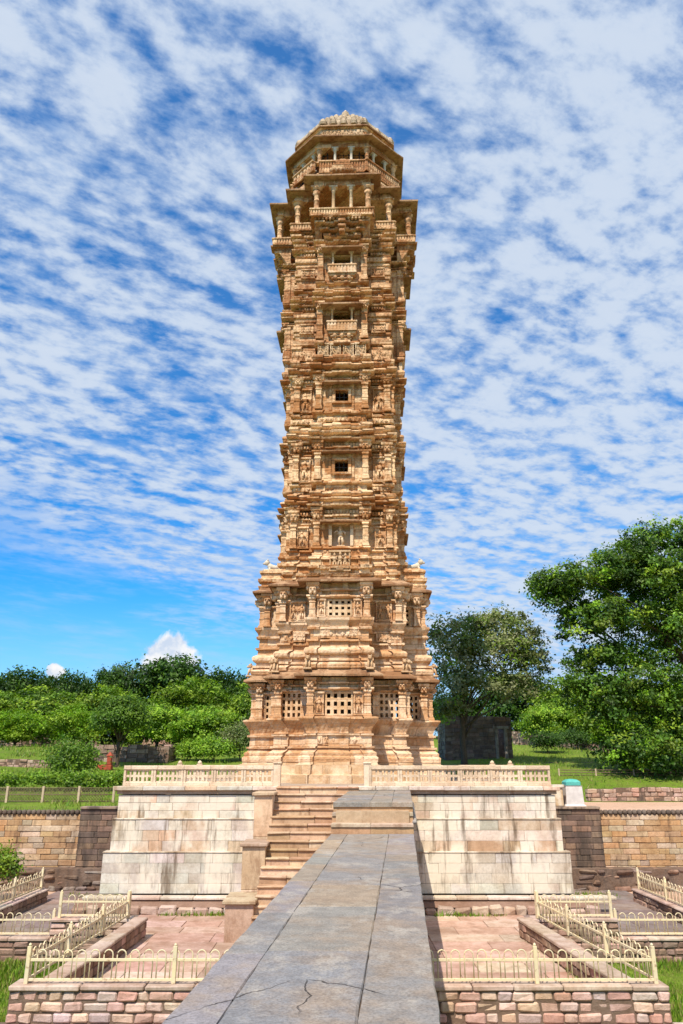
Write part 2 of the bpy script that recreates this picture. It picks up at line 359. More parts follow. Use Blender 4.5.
def courses(mb, length, z0, z1, depth, ch, wmin, wmax, pal, gap=0.012, chamfer=0.012, jit=0.004, mx=None, proud=0.012):
    """a face of dressed blocks along +x of its own frame, the face looking to -y, backed by a fill"""
    n = max(1, round((z1 - z0) / ch)); h = (z1 - z0) / n
    for k in range(n):
        x = 0.0; first = random.uniform(wmin * .5, wmax)
        while x < length - 1e-4:
            w = first if x == 0 else random.uniform(wmin, wmax)
            if length - x - w < wmin * .5: w = length - x
            pr = random.uniform(-proud, proud)
            mb.cbox(x + gap / 2, x + w - gap / 2, pr, depth, z0 + k * h + gap / 2, z0 + (k + 1) * h - gap / 2, chamfer, pick(pal), mx, jit)
            x += w
    f = (0.23, 0.16, 0.12)
    mb.box(gap, length - gap, 0.03, depth - .01, z0 + .005, z1 - .005, f, mx)
def frame(x, y, z=0, ang=0): return Matrix.Translation((x, y, z)) @ Matrix.Rotation(ang, 4, 'Z')
def along(p, q):
    """matrix of a wall running from p to q (face looking to its own -y) and its length"""
    a = math.atan2(q[1] - p[1], q[0] - p[0]); return frame(p[0], p[1], 0, a), math.hypot(q[0] - p[0], q[1] - p[1])

# ------------------------------------------------------------------ ground, court and hillside
def sheet(name, x0, x1, y0, y1, z, m):
    b = MB(); b.add([(x0, y0, z), (x1, y0, z), (x1, y1, z), (x0, y1, z)], [(0, 1, 2, 3)]); return kind(b.build(name, m), 'structure')
sheet('ground', -300, 300, -80, 60, -5.30, M['lawn'])

def hz(x, y):
    """height of the hillside behind the court"""
    b = -1.95 + max(0, min(1, ((y - 36) / 10 if x < 8 else (y - 44.3) / 4))) * 0.75
    u = max(0, y - 46)
    r = b + 3.3 * (1 - math.exp(-u / 36)) + 0.030 * u
    r += (noise.noise(Vector((x * .05, y * .05, 0))) * .9 + noise.noise(Vector((x * .2, y * .2, 3))) * .16) * min(1, u / 12)
    if x < -11: r -= 0.0
    return r
b = MB(); xs = [-320, -200, -140, -100] + [i * 2.5 for i in range(-32, 33)] + [100, 140, 200, 320]
ys = [33.5 + i * 1.3 for i in range(50)] + [100, 112, 126, 144, 170, 210, 270, 400, 700]
vs = [(x, y, hz(x, y) if y > 34.2 else -1.98) for y in ys for x in xs]; nx = len(xs)
b.add(vs, [(j * nx + i, j * nx + i + 1, (j + 1) * nx + i + 1, (j + 1) * nx + i) for j in range(len(ys) - 1) for i in range(nx - 1)], smooth=True)
kind(b.build('hill', M['lawn']), 'structure')
sheet('earth_path', 8.6, 60, 33.7, 44.5, -1.93, M['earth']).location.z = 0
# the walled court: paved sheets with real slabs
PINK = [(0.60, 0.41, 0.335), (0.66, 0.47, 0.39), (0.56, 0.39, 0.31), (0.66, 0.51, 0.42), (0.52, 0.35, 0.28)]
MAUVE = [(0.27, 0.215, 0.20), (0.31, 0.25, 0.225), (0.235, 0.19, 0.18), (0.35, 0.27, 0.24)]
def paving(name, x0, x1, y0, y1, z, pal, wmin, wmax, m, thick=0.12, dd=(0.8, 1.3)):
    b = MB(); y = y0
    while y < y1 - 1e-3:
        h = random.uniform(*dd)
        if y1 - y - h < 0.4: h = y1 - y
        x = x0
        while x < x1 - 1e-3:
            w = random.uniform(wmin, wmax)
            if x1 - x - w < wmin * .6: w = x1 - x
            b.cbox(x + .006, x + w - .006, y + .006, y + h - .006, z - thick, z + random.uniform(-.008, .008), .01, pick(pal))
            x += w
        y += h
    b.box(x0, x1, y0, y1, z - .65, z - .02, (0.13, 0.09, 0.07))
    return kind(b.build(name, m), 'structure')
FLOOR = -4.65
for sx in (-1, 1):
    a = sorted((sx * 0.4, sx * 6.5)) if sx > 0 else [-6.6, 0.0]
    paving('terrace_floor', a[0], a[1], 17.3, 27.6, FLOOR, PINK, 0.9, 2.2, M['pink_flag'])
for x0, x1, y0, y1 in ((-10.6, -6.05, 24.35, 27.6), (5.9, 10.5, 24.35, 27.6), (-11.1, 11.1, 27.62, 33.4)):
    paving('court_paving', x0, x1, y0, y1, FLOOR - .006, MAUVE, 0.8, 1.9, M['pink_flag'])
for sx in (-1, 1):
    sheet('court_paving', min(sx * 11, sx * 40), max(sx * 11, sx * 40), 10, 33.4, FLOOR - .05, M['earth'])

# ------------------------------------------------------------------ platform
CREAM = [(0.76, 0.65, 0.52), (0.82, 0.72, 0.59), (0.72, 0.59, 0.45), (0.80, 0.72, 0.61), (0.72, 0.50, 0.33), (0.66, 0.61, 0.53), (0.79, 0.60, 0.43), (0.84, 0.77, 0.66)]
WASH = [(0.74, 0.68, 0.59), (0.80, 0.74, 0.65), (0.70, 0.62, 0.52), (0.77, 0.71, 0.62), (0.69, 0.60, 0.49)]
CREAM = [tuple(v * .94 for v in c) for c in CREAM]; WASH = [tuple(v * .88 for v in c) for c in WASH]
PX0, PX1, PY, PTOP = -7.95, 7.62, 28.6, -0.72
plat = thing('stone_platform', 'broad pale ashlar platform with stained stepped wall carrying the carved tower', 'platform', (0, 0, 0))
tiers = [(0.0, -1.80, -0.98, 0.28, CREAM), (0.14, -2.86, -1.80, 0.36, CREAM), (0.36, -4.16, -2.86, 0.33, WASH)]
for off, z0, z1, ch, pal in tiers:
    b = MB(); y = PY - off * .65; x0, x1 = PX0 - off * .85, PX1 + off * .85
    mx, L = along((x0, y), (x1, y)); courses(b, L, z0, z1 - .031, 0.5, ch, 0.45, 1.5, pal, 0.007, 0.008, 0.003, mx, .006)
    for p, q in (((x0, 34.0), (x0, y + .5)), ((x1, y + .5), (x1, 34.0))):
        mx, L = along(p, q); courses(b, L, z0, z1, 0.5, ch, 0.7, 1.6, pal, 0.012, 0.012, 0.005, mx)
    if off: b.cbox(x0 - .01, x1 + .01, y - .025, y + .5, z1 - .03, z1 + .02, .012, (0.52, 0.42, 0.31), None, .004)
    b.build('wall', M['ashlar'], plat)
b = MB(); x = PX0 - .16                                              # coping stones under the balustrade
while x < PX1 + .16:
    w = min(random.uniform(0.9, 1.6), PX1 + .17 - x)
    b.cbox(x + .004, x + w - .004, PY - .16, PY + .6, -.86, PTOP, .02, pick(CREAM), None, .004); x += w
b.box(PX0 - .05, PX1 + .05, PY - .06, PY + .5, -.98, -.861, (0.5, 0.36, 0.25))
b.build('coping', M['step'], plat)
b = MB(); b.box(PX0, PX1, PY + .6, 37.0, -1.0, PTOP - .006, (0.5, 0.40, 0.31)); b.box(-8.9, 9.3, 37.0, 46, -1.9, PTOP - .008, (0.5, 0.40, 0.31))
b.build('paving', M['pink_flag'], plat)
b = MB()                                                            # footing: kerb, earth batter and a row of boulders
x = PX0 - .7
while x < PX1 + .7:
    w = random.uniform(.7, 1.5); b.cbox(x, x + w - .01, 27.80, 28.2, -4.27, -4.17, .02, pick([(0.72, 0.62, 0.52), (0.66, 0.56, 0.45)])); x += w
b.add([(PX0 - .9, 27.55, -4.45), (PX1 + .9, 27.55, -4.45), (PX1 + .9, 27.97, -4.25), (PX0 - .9, 27.97, -4.25)], [(0, 1, 2, 3)], (0.30, 0.19, 0.14))
x = PX0 - .9
while x < PX1 + .8:
    w = random.uniform(.28, .62); b.cbox(x + .01, x + w - .015, 27.42 + random.uniform(-.05, .05), 27.8, -4.68, -4.42 + random.uniform(-.05, .04), .05, pick([(0.52, 0.38, 0.30), (0.44, 0.30, 0.23), (0.58, 0.45, 0.37)]), None, .03); x += w
b.build('footing', M['pink_block'], plat)

# ------------------------------------------------------------------ lattice balustrades
def balustrade(x0, x1, label, posts):
    t_ = thing('stone_balustrade', label, 'balustrade', (0, PY + .02, PTOP), 0, 'lattice balustrades on the platform edge')
    H = .70; y0, y1 = 0, .16
    r = MB(); r.cbox(x0, x1, y0 - .03, y1 + .03, .0, .13, .012); r.build('bottom_rail', M['rail_stone'], t_)
    r = MB(); r.cbox(x0, x1, y0 - .04, y1 + .04, H - .14, H, .015); r.build('top_rail', M['rail_stone'], t_)
    n = round((x1 - x0) / 1.15); pw = (x1 - x0) / n
    for k in range(n):
        a = x0 + k * pw; g = MB()
        g.cbox(a + .005, a + .085, y0 - .012, y1, .13, H - .14, .008); g.cbox(a + pw - .085, a + pw - .005, y0 - .012, y1, .13, H - .14, .008)
        nx_, nz_ = 6, 2; iw = (pw - .17) / nx_; ih = (H - .27) / nz_
        for i in range(1, nx_): g.box(a + .085 + i * iw - (.05 if i % 2 == 0 else .028), a + .085 + i * iw + (.05 if i % 2 == 0 else .028), y0 + .03, y1 - .02, .13, H - .14)
        for j in range(nz_ + 1):
            zc = .13 + j * ih; hh = .04
            g.box(a + .085, a + pw - .085, y0 + .034, y1 - .024, max(.131, zc - hh), min(H - .141, zc + hh))
        g.build('lattice_panel', M['rail_stone'], t_)
    for x in posts:
        p = MB(); p.cbox(x - .13, x + .13, y0 - .07, y1 + .07, -.02, H + .06, .02); p.cbox(x - .155, x + .155, y0 - .095, y1 + .095, H + .06, H + .12, .02)
        p.build('post', M['rail_stone'], t_)
    return t_
balustrade(PX0 + .1, -2.45, 'lattice stone balustrade running from the stair head above the whitewashed wall, nearer the wooded hill', [-2.32])
balustrade(1.02, PX1 - .1, 'lattice stone balustrade running from the causeway landing towards the small white pedestal', [.94])
rb = thing('stone_balustrade', 'low distant balustrade with ball finials at the back of the platform behind the tower', 'balustrade', (0, 44, PTOP))
for x0, x1 in ((-8.9, -5.2), (5.0, 9.3)):
    g = MB(); g.cbox(x0, x1, 0, .2, .55, .72, .02); g.cbox(x0, x1, .02, .18, 0, .12, .02)
    k = x0
    while k < x1: g.box(k, k + .12, .04, .16, .12, .55); k += .24
    g.build('rail', M['rail_stone'], rb)
for x in (-9.0, -7.9, 8.4, 9.4):
    g = MB(); g.cbox(x - .15, x + .15, -.05, .25, 0, .78, .02); g.lathe([(.08, .78), (.12, .82), (.12, .87), (.07, .92), (.02, .96)], x, .1, 10)
    g.build('finial', M['rail_stone'], rb)

# ------------------------------------------------------------------ stairs with stepped piers
STEP = [(0.60, 0.40, 0.245), (0.66, 0.46, 0.30), (0.55, 0.36, 0.22), (0.70, 0.52, 0.36)]
def cw_l(y): return -1.55 + .0648 * y
def cw_r(y): return 0.20 + .0789 * y
st = thing('stone_stairs', 'worn sandstone stairs climbing beside the causeway to the platform', 'stairs')
NS = 18; rise = (PTOP - FLOOR) / NS; run = .292; ytop = 27.95
for k in range(NS):
    z1 = PTOP - k * rise; yb = ytop - k * run; b = MB()
    xl = -2.27 - .055 * (28 - yb); xr = cw_l(yb) + .35
    if k == 0: yb_back = 28.75
    else: yb_back = yb + .06
    x = xl
    while x < xr - 1e-3:
        w = random.uniform(.7, 1.5)
        if xr - x - w < .5: w = xr - x
        b.cbox(x + .003, x + w - .003, yb - run + .05, yb_back, z1 - rise - .02, z1 - .06, .012, pick(STEP), None, .003)
        b.cbox(x + .003, x + w - .003, yb - run, yb_back, z1 - .06, z1, .02, pick(STEP), None, .008); x += w
    b.build('step', M['step'], st)
b = MB(); xl = -2.4
b.box(-2.2, .2, 26.6, 28.3, -4.65, -1.9, (0.4, 0.28, 0.18)); b.build('core', M['step'], st)
TAN = [(0.76, 0.60, 0.42), (0.80, 0.66, 0.50), (0.72, 0.53, 0.35)]
for i, (x0, x1, y0, y1, zt, pal) in enumerate([(-2.88, -2.27, 26.5, 28.4, -.86, TAN), (-3.03, -2.32, 25.0, 26.5, -2.27, TAN), (-3.27, -2.46, 23.45, 25.0, -3.6, [(0.60, 0.40, 0.31), (0.64, 0.45, 0.36)])]):
    b = MB(); mx, L = along((x0, y0), (x1, y0))
    courses(b, L, FLOOR - .1, zt - .1, .3, 1.1, .9, .95, pal, .008, .012, .004, mx)
    mx, L = along((x1, y0 + .3), (x1, y1)); courses(b, L, FLOOR - .1, zt - .1, .25, .7, .8, 1.2, pal, .008, .012, .004, mx)
    mx, L = along((x0, y1), (x0, y0 + .3)); courses(b, L, FLOOR - .1, zt - .1, .25, .7, .8, 1.2, pal, .008, .012, .004, mx)
    p = b.build('pier', M['step'], st)
    b = MB(); b.cbox(x0 - .07, x1 + .06, y0 - .09, y1 - .02, zt - .1, zt, .02, pick([(0.50, 0.36, 0.24), (0.56, 0.42, 0.30)]), None, .006)
    b.build('cap', M['step'], p)

# ------------------------------------------------------------------ causeway
GREY = [(0.288, 0.274, 0.262), (0.30, 0.284, 0.268), (0.272, 0.262, 0.256), (0.297, 0.278, 0.254)]
BUFF = [(0.42, 0.33, 0.245), (0.36, 0.295, 0.23), (0.33, 0.28, 0.225)]
cz = -1.60; CE = 19.9
cw = thing('stone_causeway', 'raised causeway of blue-grey flagstones leading up to the tower platform', 'causeway')
def quad_slab(b, y0, y1, f0, f1, z, th, col, g=.0025):
    def xy(f, y): return cw_l(y) + (cw_r(y) - cw_l(y)) * f
    j = lambda: random.uniform(-.004, .004)
    top = [(xy(f0, y0) + g, y0 + g), (xy(f1, y0) - g, y0 + g), (xy(f1, y1) - g, y1 - g), (xy(f0, y1) + g, y1 - g)]
    dz_ = random.uniform(-.006, .006); cx = sum(p[0] for p in top) / 4; cy = sum(p[1] for p in top) / 4
    def ins(p, a): v = Vector((cx - p[0], cy - p[1])); v = v.normalized() * a; return p[0] + v.x, p[1] + v.y
    ring = []
    for i in range(4):
        p, q = Vector(top[i]), Vector(top[(i + 1) % 4]); m_ = max(1, int((q - p).length / .22))
        for k in range(m_):
            v = p.lerp(q, k / m_)
            if k: v = v + Vector((random.uniform(-.006, .006), random.uniform(-.006, .006)))
            ring.append((v.x, v.y))
    r0 = [(p[0], p[1], z - th) for p in ring]; r1 = [(p[0], p[1], z - .014 + dz_) for p in ring]
    r2 = [(*ins(p, random.uniform(.010, .024)), z + dz_) for p in ring]
    b.loft([r0, r1, r2], True, True, col)
b = MB()
strips = [(0.0, .20, GREY + BUFF[2:], (1.6, 2.8), .35), (.20, .70, GREY, (2.2, 4.2), .0), (.70, 1.0, GREY, (2.2, 4.4), .0)]
for f0, f1, pal, (l0, l1), alt in strips:
    y = -6.0
    while y < CE - .01:
        l = random.uniform(l0, l1)
        if CE - y - l < .9: l = CE - y
        if f0 == .2 and y < 10.0 < y + l: l = 10.0 - y if 10.0 - y > .5 else l
        if f0 == .2 and abs(y - 10.0) < .02: l = 1.65
        if f0 == .2 and abs(y - 10.0) < .02: col = vary((.36, .29, .215), .03)
        elif f0 == 0: col = pick(BUFF if random.random() < alt else GREY)
        else: col = pick(BUFF[1:] if random.random() < alt else GREY)
        w1 = random.uniform(-.012, .012)
        quad_slab(b, y, y + l, f0, f1, cz, .16, col); y += l
b.build('slab_paving', M['slab'], cw)
b = MB()                                                            # solid side walls under the slabs
for f in (cw_l, cw_r):
    pass
def strip_box(b, y0, y1, z0, z1, ins, col):
    r = lambda z: [(cw_l(y0) + ins, y0, z), (cw_r(y0) - ins, y0, z), (cw_r(y1) - ins, y1, z), (cw_l(y1) + ins, y1, z)]
    b.loft([r(z0), r(z1)], True, True, col)
mx, L = along((cw_r(-6) - .12, -6), (cw_r(28.5) - .12, 28.5)); courses(b, L, -5.3, -1.78, .35, .4, .7, 1.5, STEP, .012, .012, .005, mx)
mx, L = along((cw_l(28.5) + .12, 28.5), (cw_l(-6) + .12, -6)); courses(b, L, -5.3, -1.78, .35, .4, .7, 1.5, STEP, .012, .012, .005, mx)
strip_box(b, -6, CE + .02, -1.79, -1.622, .05, (0.16, 0.12, 0.09))
strip_box(b, CE + .3, 28.5, -1.79, -1.1, .1, (0.55, 0.40, 0.26))
b.build('side_wall', M['step'], cw)
SR = [(0.62, 0.45, 0.29), (0.68, 0.50, 0.34)]
for k in range(3):
    b = MB(); y0 = CE + .01 + k * .36; z1 = cz + .233 * (k + 1)
    for f0, f1 in ((0, .48), (.48, 1.0)):
        if k < 2: quad_slab(b, y0 - .035, y0 + .40, f0, f1, z1, .075, pick([(.50, .40, .29), (.56, .45, .33)]))
        quad_slab(b, y0, y0 + .42, f0, f1, z1 - .076, .17, pick([(.60, .38, .22), (.54, .33, .185)]))
    b.build('step', M['step'], cw)
b = MB(); zl = -.90
for f0, f1 in ((0, .46), (.46, .74), (.74, 1)):
    y = CE + .69
    while y < 28.45:
        l = random.uniform(1.6, 3.0)
        if 28.45 - y - l < .9: l = 28.45 - y
        quad_slab(b, y, y + l, f0, f1, zl + .006 * (y - 20), .12, pick(GREY if random.random() < .7 else BUFF)); y += l
b.build('landing', M['slab'], cw)
b = MB(); b.tube([(cw_r(20.2) + .03, 20.2, -1.35), (cw_r(27.6) + .05, 27.6, -1.25)], .06, 6, (0.45, 0.42, 0.4)); b.build('ledge', M['slab'], cw)

# ------------------------------------------------------------------ hooped metal fences
def fence(p, q, z, label, H=.60, step=.27, posts=None):
    L = math.hypot(q[0] - p[0], q[1] - p[1]); ang = math.atan2(q[1] - p[1], q[0] - p[0])
    t_ = thing('metal_fence', label, 'fence', (p[0], p[1], z), ang, 'cream hooped metal fences of the court')
    for zr in (.07, H * .70):
        b = MB(); b.cbox(0.02, L - .02, -.018, .018, zr - .025, zr + .025, .004); b.build('rail', M['fence'], t_)
    n = max(1, round(L / 2.6)); posts = posts or [L * i / n for i in range(n + 1)]
    for x in posts:
        b = MB(); b.cbox(x - .04, x + .04, -.04, .04, 0, H + .07, .006); b.lathe([(.034, H + .07), (.03, H + .10), (.008, H + .125)], x, 0, 8); b.build('post', M['fence'], t_)
    b = MB(); k = max(1, int((L - .1) / step)); s0 = (L - k * step) / 2
    for i in range(k):
        a = s0 + i * step + .045; w = step - .09; r = w / 2; tilt = random.uniform(-.022, .022)
        pts = [(a, 0, .06), (a, tilt, H - r)] + [(a + r - r * math.cos(math.pi * j / 6), tilt, H - r + r * math.sin(math.pi * j / 6)) for j in range(1, 6)] + [(a + w, tilt, H - r), (a + w, 0, .06)]
        b.tube(pts, .0135, 6)
    b.build('hoops', M['fence'], t_)
    return t_

# ------------------------------------------------------------------ terrace walls, pits, outer walls
PB = [(0.70, 0.48, 0.41), (0.74, 0.54, 0.47), (0.64, 0.41, 0.35), (0.78, 0.57, 0.48), (0.70, 0.43, 0.35), (0.66, 0.53, 0.49), (0.76, 0.55, 0.42)]
DB = [(0.36, 0.235, 0.175), (0.42, 0.28, 0.21), (0.32, 0.22, 0.175), (0.46, 0.33, 0.25)]
CT = -4.15
def coped_wall(name, label, runs, pal, zt, zb, th, copz=.09, back=True, ch=.185, group=None, cat='wall', mat_='pink_block', w=(.22, .52)):
    t_ = thing(name, label, cat, (0, 0, 0), 0, group); b = MB(); c = MB()
    for p, q in runs:
        mx, L = along(p, q)
        courses(b, L, zb, zt - copz, th * .49, ch, w[0], w[1], pal, .02, .032, .015, mx, .03)
        if back:
            mb_, _ = along(q, p); mb_ = mb_ @ Matrix.Translation((0, -th, 0)); courses(b, L, zb, zt - copz, th * .49, ch, w[0], w[1], pal, .016, .022, .009, mb_, .02)
        x = 0
        while x < L - 1e-3:
            ww = random.uniform(.8, 1.5)
            if L - x - ww < .5: ww = L - x
            c.cbox(x + .008, x + ww - .008, -.03, th + .03, zt - copz, zt + random.uniform(-.006, .006), .02, pick([(0.60, 0.47, 0.40), (0.66, 0.54, 0.46), (0.55, 0.42, 0.35)]), mx, .006); x += ww
    b.build('masonry', M[mat_], t_); c.build('coping', M['pink_flag'], t_)
    return t_
# front terrace walls (the face that meets the picture's lower edge), with a projecting lower course
for sx, lab in ((-1, 'pink block terrace wall under the hooped fence, on the stair side of the causeway'), (1, 'pink block terrace wall under the hooped fence, on the far side of the causeway from the stairs')):
    xo = -6.6 if sx < 0 else 6.5; xi = cw_l(17.1) + .1 if sx < 0 else cw_r(17.1) - .1
    r1 = [((xo, 17.1), (xi, 17.1))] if sx < 0 else [((xi, 17.1), (xo, 17.1))]
    t_ = coped_wall('terrace_wall', lab, r1, PB, CT, -5.0, .5)
    b = MB(); x0, x1 = (xo - .35, xi) if sx < 0 else (xi, xo + .35)
    mx, L = along((x0, 16.75), (x1, 16.75)); courses(b, L, -5.5, -4.86, .7, .2, .22, .5, PB, .016, .022, .009, mx, .02)
    b.build('plinth', M['pink_block'], t_)
    # side wall of the terrace
    if sx < 0: runs = [((-5.95, 24.2), (-6.13, 17.62))]
    else: runs = [((5.95, 17.62), (5.42, 24.2))]
    p, q = runs[0]; runs = [(q, p)] if False else runs
    coped_wall('terrace_side_wall', 'brown block side wall of the pink terrace, nearest the ' + ('stairs' if sx < 0 else 'turquoise topped pedestal'), [(q, p)] if False else [runs[0][::-1]] if False else runs[:1], DB + PB[2:3], CT, -5.4, .36)
LEFT_IN, RIGHT_IN = (-6.2, 17.25), (6.2, 17.25)
fence((-6.32, 17.25), (cw_l(17.25) + .02, 17.25), CT, 'cream hooped fence along the front of the terrace on the stair side of the causeway')
fence((cw_r(17.25) - .02, 17.25), (6.3, 17.25), CT, 'cream hooped fence along the front of the terrace across the causeway from the stairs')
fence((-6.32, 17.25), (-6.12, 24.0), CT, 'cream hooped fence receding along the terrace side wall on the stair side')
fence((6.3, 17.25), (5.62, 24.0), CT, 'cream hooped fence receding along the terrace side wall below the turquoise topped pedestal')
for sx in (-1, 1):
    side = 'on the stair side' if sx < 0 else 'on the pedestal side'
    x0, x1 = (-8.3, -6.0) if sx < 0 else (5.45, 7.9)
    coped_wall('corner_wall', 'short raised block wall at the back corner of the terrace ' + side, [((x0, 24.0), (x1, 24.0))], DB + PB[:2], CT - .01, -5.3, .45)
    a = sorted((-8.1, -6.12)) if sx < 0 else (5.62, 7.75)
    fence((a[0], 24.12), (a[1], 24.12), CT - .01, 'short cream hooped fence on the raised corner wall ' + side)
    x0, x1 = (-10.6, -8.32) if sx < 0 else (7.92, 10.5)
    coped_wall('pit_wall', 'low brown wall at the back of the sunken grass strip ' + side, [((x0, 24.1), (x1, 24.1))], DB, -4.66, -5.3, .4)
    fence((x0, 24.3), (x1, 24.3), -4.66, 'low cream hooped fence behind the sunken grass strip ' + side)
    xo = -10.65 if sx < 0 else 10.55
    coped_wall('outer_wall', 'dark low outer wall of the court beyond the grass strip ' + side, [((xo, 30.2), (xo, 12.0)) if sx > 0 else ((xo, 12.0), (xo, 30.2))], DB, -4.25, -5.3, .4, .07)
    xf = xo + sx * .2
    fence((xf, 13.0), (xf, 30.0), -4.25, 'long cream hooped fence on the dark outer wall of the court ' + side)

# retaining walls at the back of the court, blackened wing walls, rocks at the foot
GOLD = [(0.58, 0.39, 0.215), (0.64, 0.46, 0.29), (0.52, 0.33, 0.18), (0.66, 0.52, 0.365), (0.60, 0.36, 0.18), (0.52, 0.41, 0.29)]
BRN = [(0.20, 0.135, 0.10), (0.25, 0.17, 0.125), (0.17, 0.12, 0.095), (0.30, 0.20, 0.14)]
for sx in (-1, 1):
    side = 'below the mesh fenced grass' if sx < 0 else 'below the reddish earth path'
    xa, xb = (-45, -10.7) if sx < 0 else (10.6, 45)
    t_ = thing('retaining_wall', 'long golden ashlar retaining wall with ribbed dark coping ' + side, 'wall')
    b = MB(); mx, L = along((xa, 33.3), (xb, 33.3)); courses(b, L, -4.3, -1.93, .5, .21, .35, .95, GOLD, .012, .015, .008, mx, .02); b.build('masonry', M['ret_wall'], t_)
    b = MB(); x = xa
    while x < xb:
        b.lathe([(.085, -1.93), (.1, -1.86), (.085, -1.78), (.05, -1.75)], x + .1, 33.32, 7, (0.20, 0.16, 0.13)); x += .2
    b.box(xa, xb, 33.38, 33.8, -1.93, -1.80, (0.25, 0.2, 0.16))
    b.build('coping', M['rock'], t_)
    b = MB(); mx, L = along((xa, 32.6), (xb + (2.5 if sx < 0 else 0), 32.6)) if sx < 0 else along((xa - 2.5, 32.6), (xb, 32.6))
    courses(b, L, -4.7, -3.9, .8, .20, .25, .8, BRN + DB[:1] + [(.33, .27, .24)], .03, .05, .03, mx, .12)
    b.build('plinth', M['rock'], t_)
    wa, wb = (-10.7, -7.9) if sx < 0 else (7.5, 10.6)
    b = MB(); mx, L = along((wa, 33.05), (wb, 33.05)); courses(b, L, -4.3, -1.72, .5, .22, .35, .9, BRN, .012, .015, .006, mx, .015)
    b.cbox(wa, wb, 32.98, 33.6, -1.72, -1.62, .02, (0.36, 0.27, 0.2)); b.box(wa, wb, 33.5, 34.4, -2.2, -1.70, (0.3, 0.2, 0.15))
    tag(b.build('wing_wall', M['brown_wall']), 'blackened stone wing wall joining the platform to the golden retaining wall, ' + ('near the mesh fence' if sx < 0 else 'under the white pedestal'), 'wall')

# white pedestal with a turquoise top
wp = thing('pedestal', 'whitewashed pedestal with a turquoise painted top at the platform corner', 'pedestal', (9.72, 33.75, -1.68)); wp.scale = (.92, .92, .95)
b = MB(); b.loft([[(-a, -a, z), (a, -a, z), (a, a, z), (-a, a, z)] for a, z in ((.48, 0), (.46, .08), (.40, .14), (.37, .86), (.39, .9))]); b.build('shaft', M['white'], wp)
b = MB(); b.cbox(-.34, .34, -.34, .34, .9, 1.08, .03); b.loft([[(-a, -a, z), (a, -a, z), (a, a, z), (-a, a, z)] for a, z in ((.31, 1.08), (.22, 1.15), (.06, 1.18))]); b.build('painted_top', M['turq'], wp)
bk = thing('stone_block', 'tan stone block standing between platform balustrade and white pedestal', 'stone block', (8.65, 33.2, -1.62))
b = MB(); b.cbox(-.55, .55, 0, .8, 0, .72, .03, (0.66, 0.47, 0.28), None, .01); b.build('block', M['ashlar'], bk)
b = MB(); b.cbox(-.62, .62, -.06, .86, .72, .84, .02, (0.40, 0.3, 0.2), None, .01); b.build('cap', M['ashlar'], bk)
# ------------------------------------------------------------------ the tower
YC, BZ = 37.5, -0.72
tower = thing('stone_tower', 'tall carved nine storeyed sandstone victory tower with projecting balconies and eaves', 'tower', (.04, YC, BZ), R(-2.4)); tower.rotation_euler.y = R(.3)
def plan(b, c, e, s=1.0):
    """cross shaped plan with a stepped bay on each side and small re-entrant facets; counter-clockwise"""
    s1, s2, tt = .11 * s, .13 * s, .15 * s
    x1 = b + .58 * (c - b)
    h = [(.30 * b, -(e + s1)), (.30 * b, -e), (.64 * b, -e), (.64 * b, -(e + s2)), (b, -(e + s2)), (b, -(c - tt)), (x1, -(c - tt)), (x1, -c), (c, -c)] if s else [(b, -e), (b, -c), (c, -c)]
    m_ = [(-y, -x) for x, y in h[:-1]][::-1]
    side = h + m_                        # from the front centre to the right bay's centre
    pts = []
    for k in range(4):
        a = k * math.pi / 2; ca, sa = round(math.cos(a)), round(math.sin(a))
        pts += [(x * ca - y * sa, x * sa + y * ca) for x, y in side]
    return pts
def octa(A, h): return [(h, -A), (A, -h), (A, h), (h, A), (-h, A), (-A, h), (-A, -h), (-h, -A)]
def rings(mb, rows, pl, jit=.013, sub=.42):
    """rows: (z, *plan arguments); every edge is split and a little worn"""
    ref = pl(*rows[0][1:]); n = len(ref); cnt = []
    for i in range(n):
        L = max((Vector(pl(*r[1:])[(i + 1) % n]) - Vector(pl(*r[1:])[i])).length for r in rows[:3]); cnt.append(max(1, int(L / sub)))
    out = []
    for r in rows:
        p = pl(*r[1:]); ring = []
        for i in range(n):
            a, b_ = Vector(p[i]), Vector(p[(i + 1) % n])
            for k in range(cnt[i]):
                q = a.lerp(b_, k / cnt[i])
                ring.append((q.x + random.uniform(-jit, jit), q.y + random.uniform(-jit, jit), r[0] + random.uniform(-jit, jit) * .7))
        out.append(ring)
    mb.loft(out)
def mould(z0, z1, base, seq, base1=None):
    """seq: (fraction of height, offset)"""
    base1 = base1 or base; rows = []
    for f, o in seq:
        b, c, e = [u + (v - u) * f for u, v in zip(base, base1)]
        o *= 1.35; rows.append((z0 + (z1 - z0) * f, b + o, c + o, e + o))
    return rows
def rotk(x, y, k):
    a = k * math.pi / 2; ca, sa = round(math.cos(a)), round(math.sin(a)); return x * ca - y * sa, x * sa + y * ca
FACES = (0, 1, 3)
def place(mb, name, m, parent, pts, z=0.0):
    first = None
    for x, y, k in pts:
        X, Y = rotk(x, y, k)
        if first is None: first = mb.build(name, m, parent, (X, Y, z), k * math.pi / 2)
        else: copy_part(first, parent, (X, Y, z), k * math.pi / 2)
def sym(x, y): return [(sx * x, y, k) for k in FACES for sx in (-1, 1)]
def mid(y=0.0): return [(0, y, k) for k in FACES]

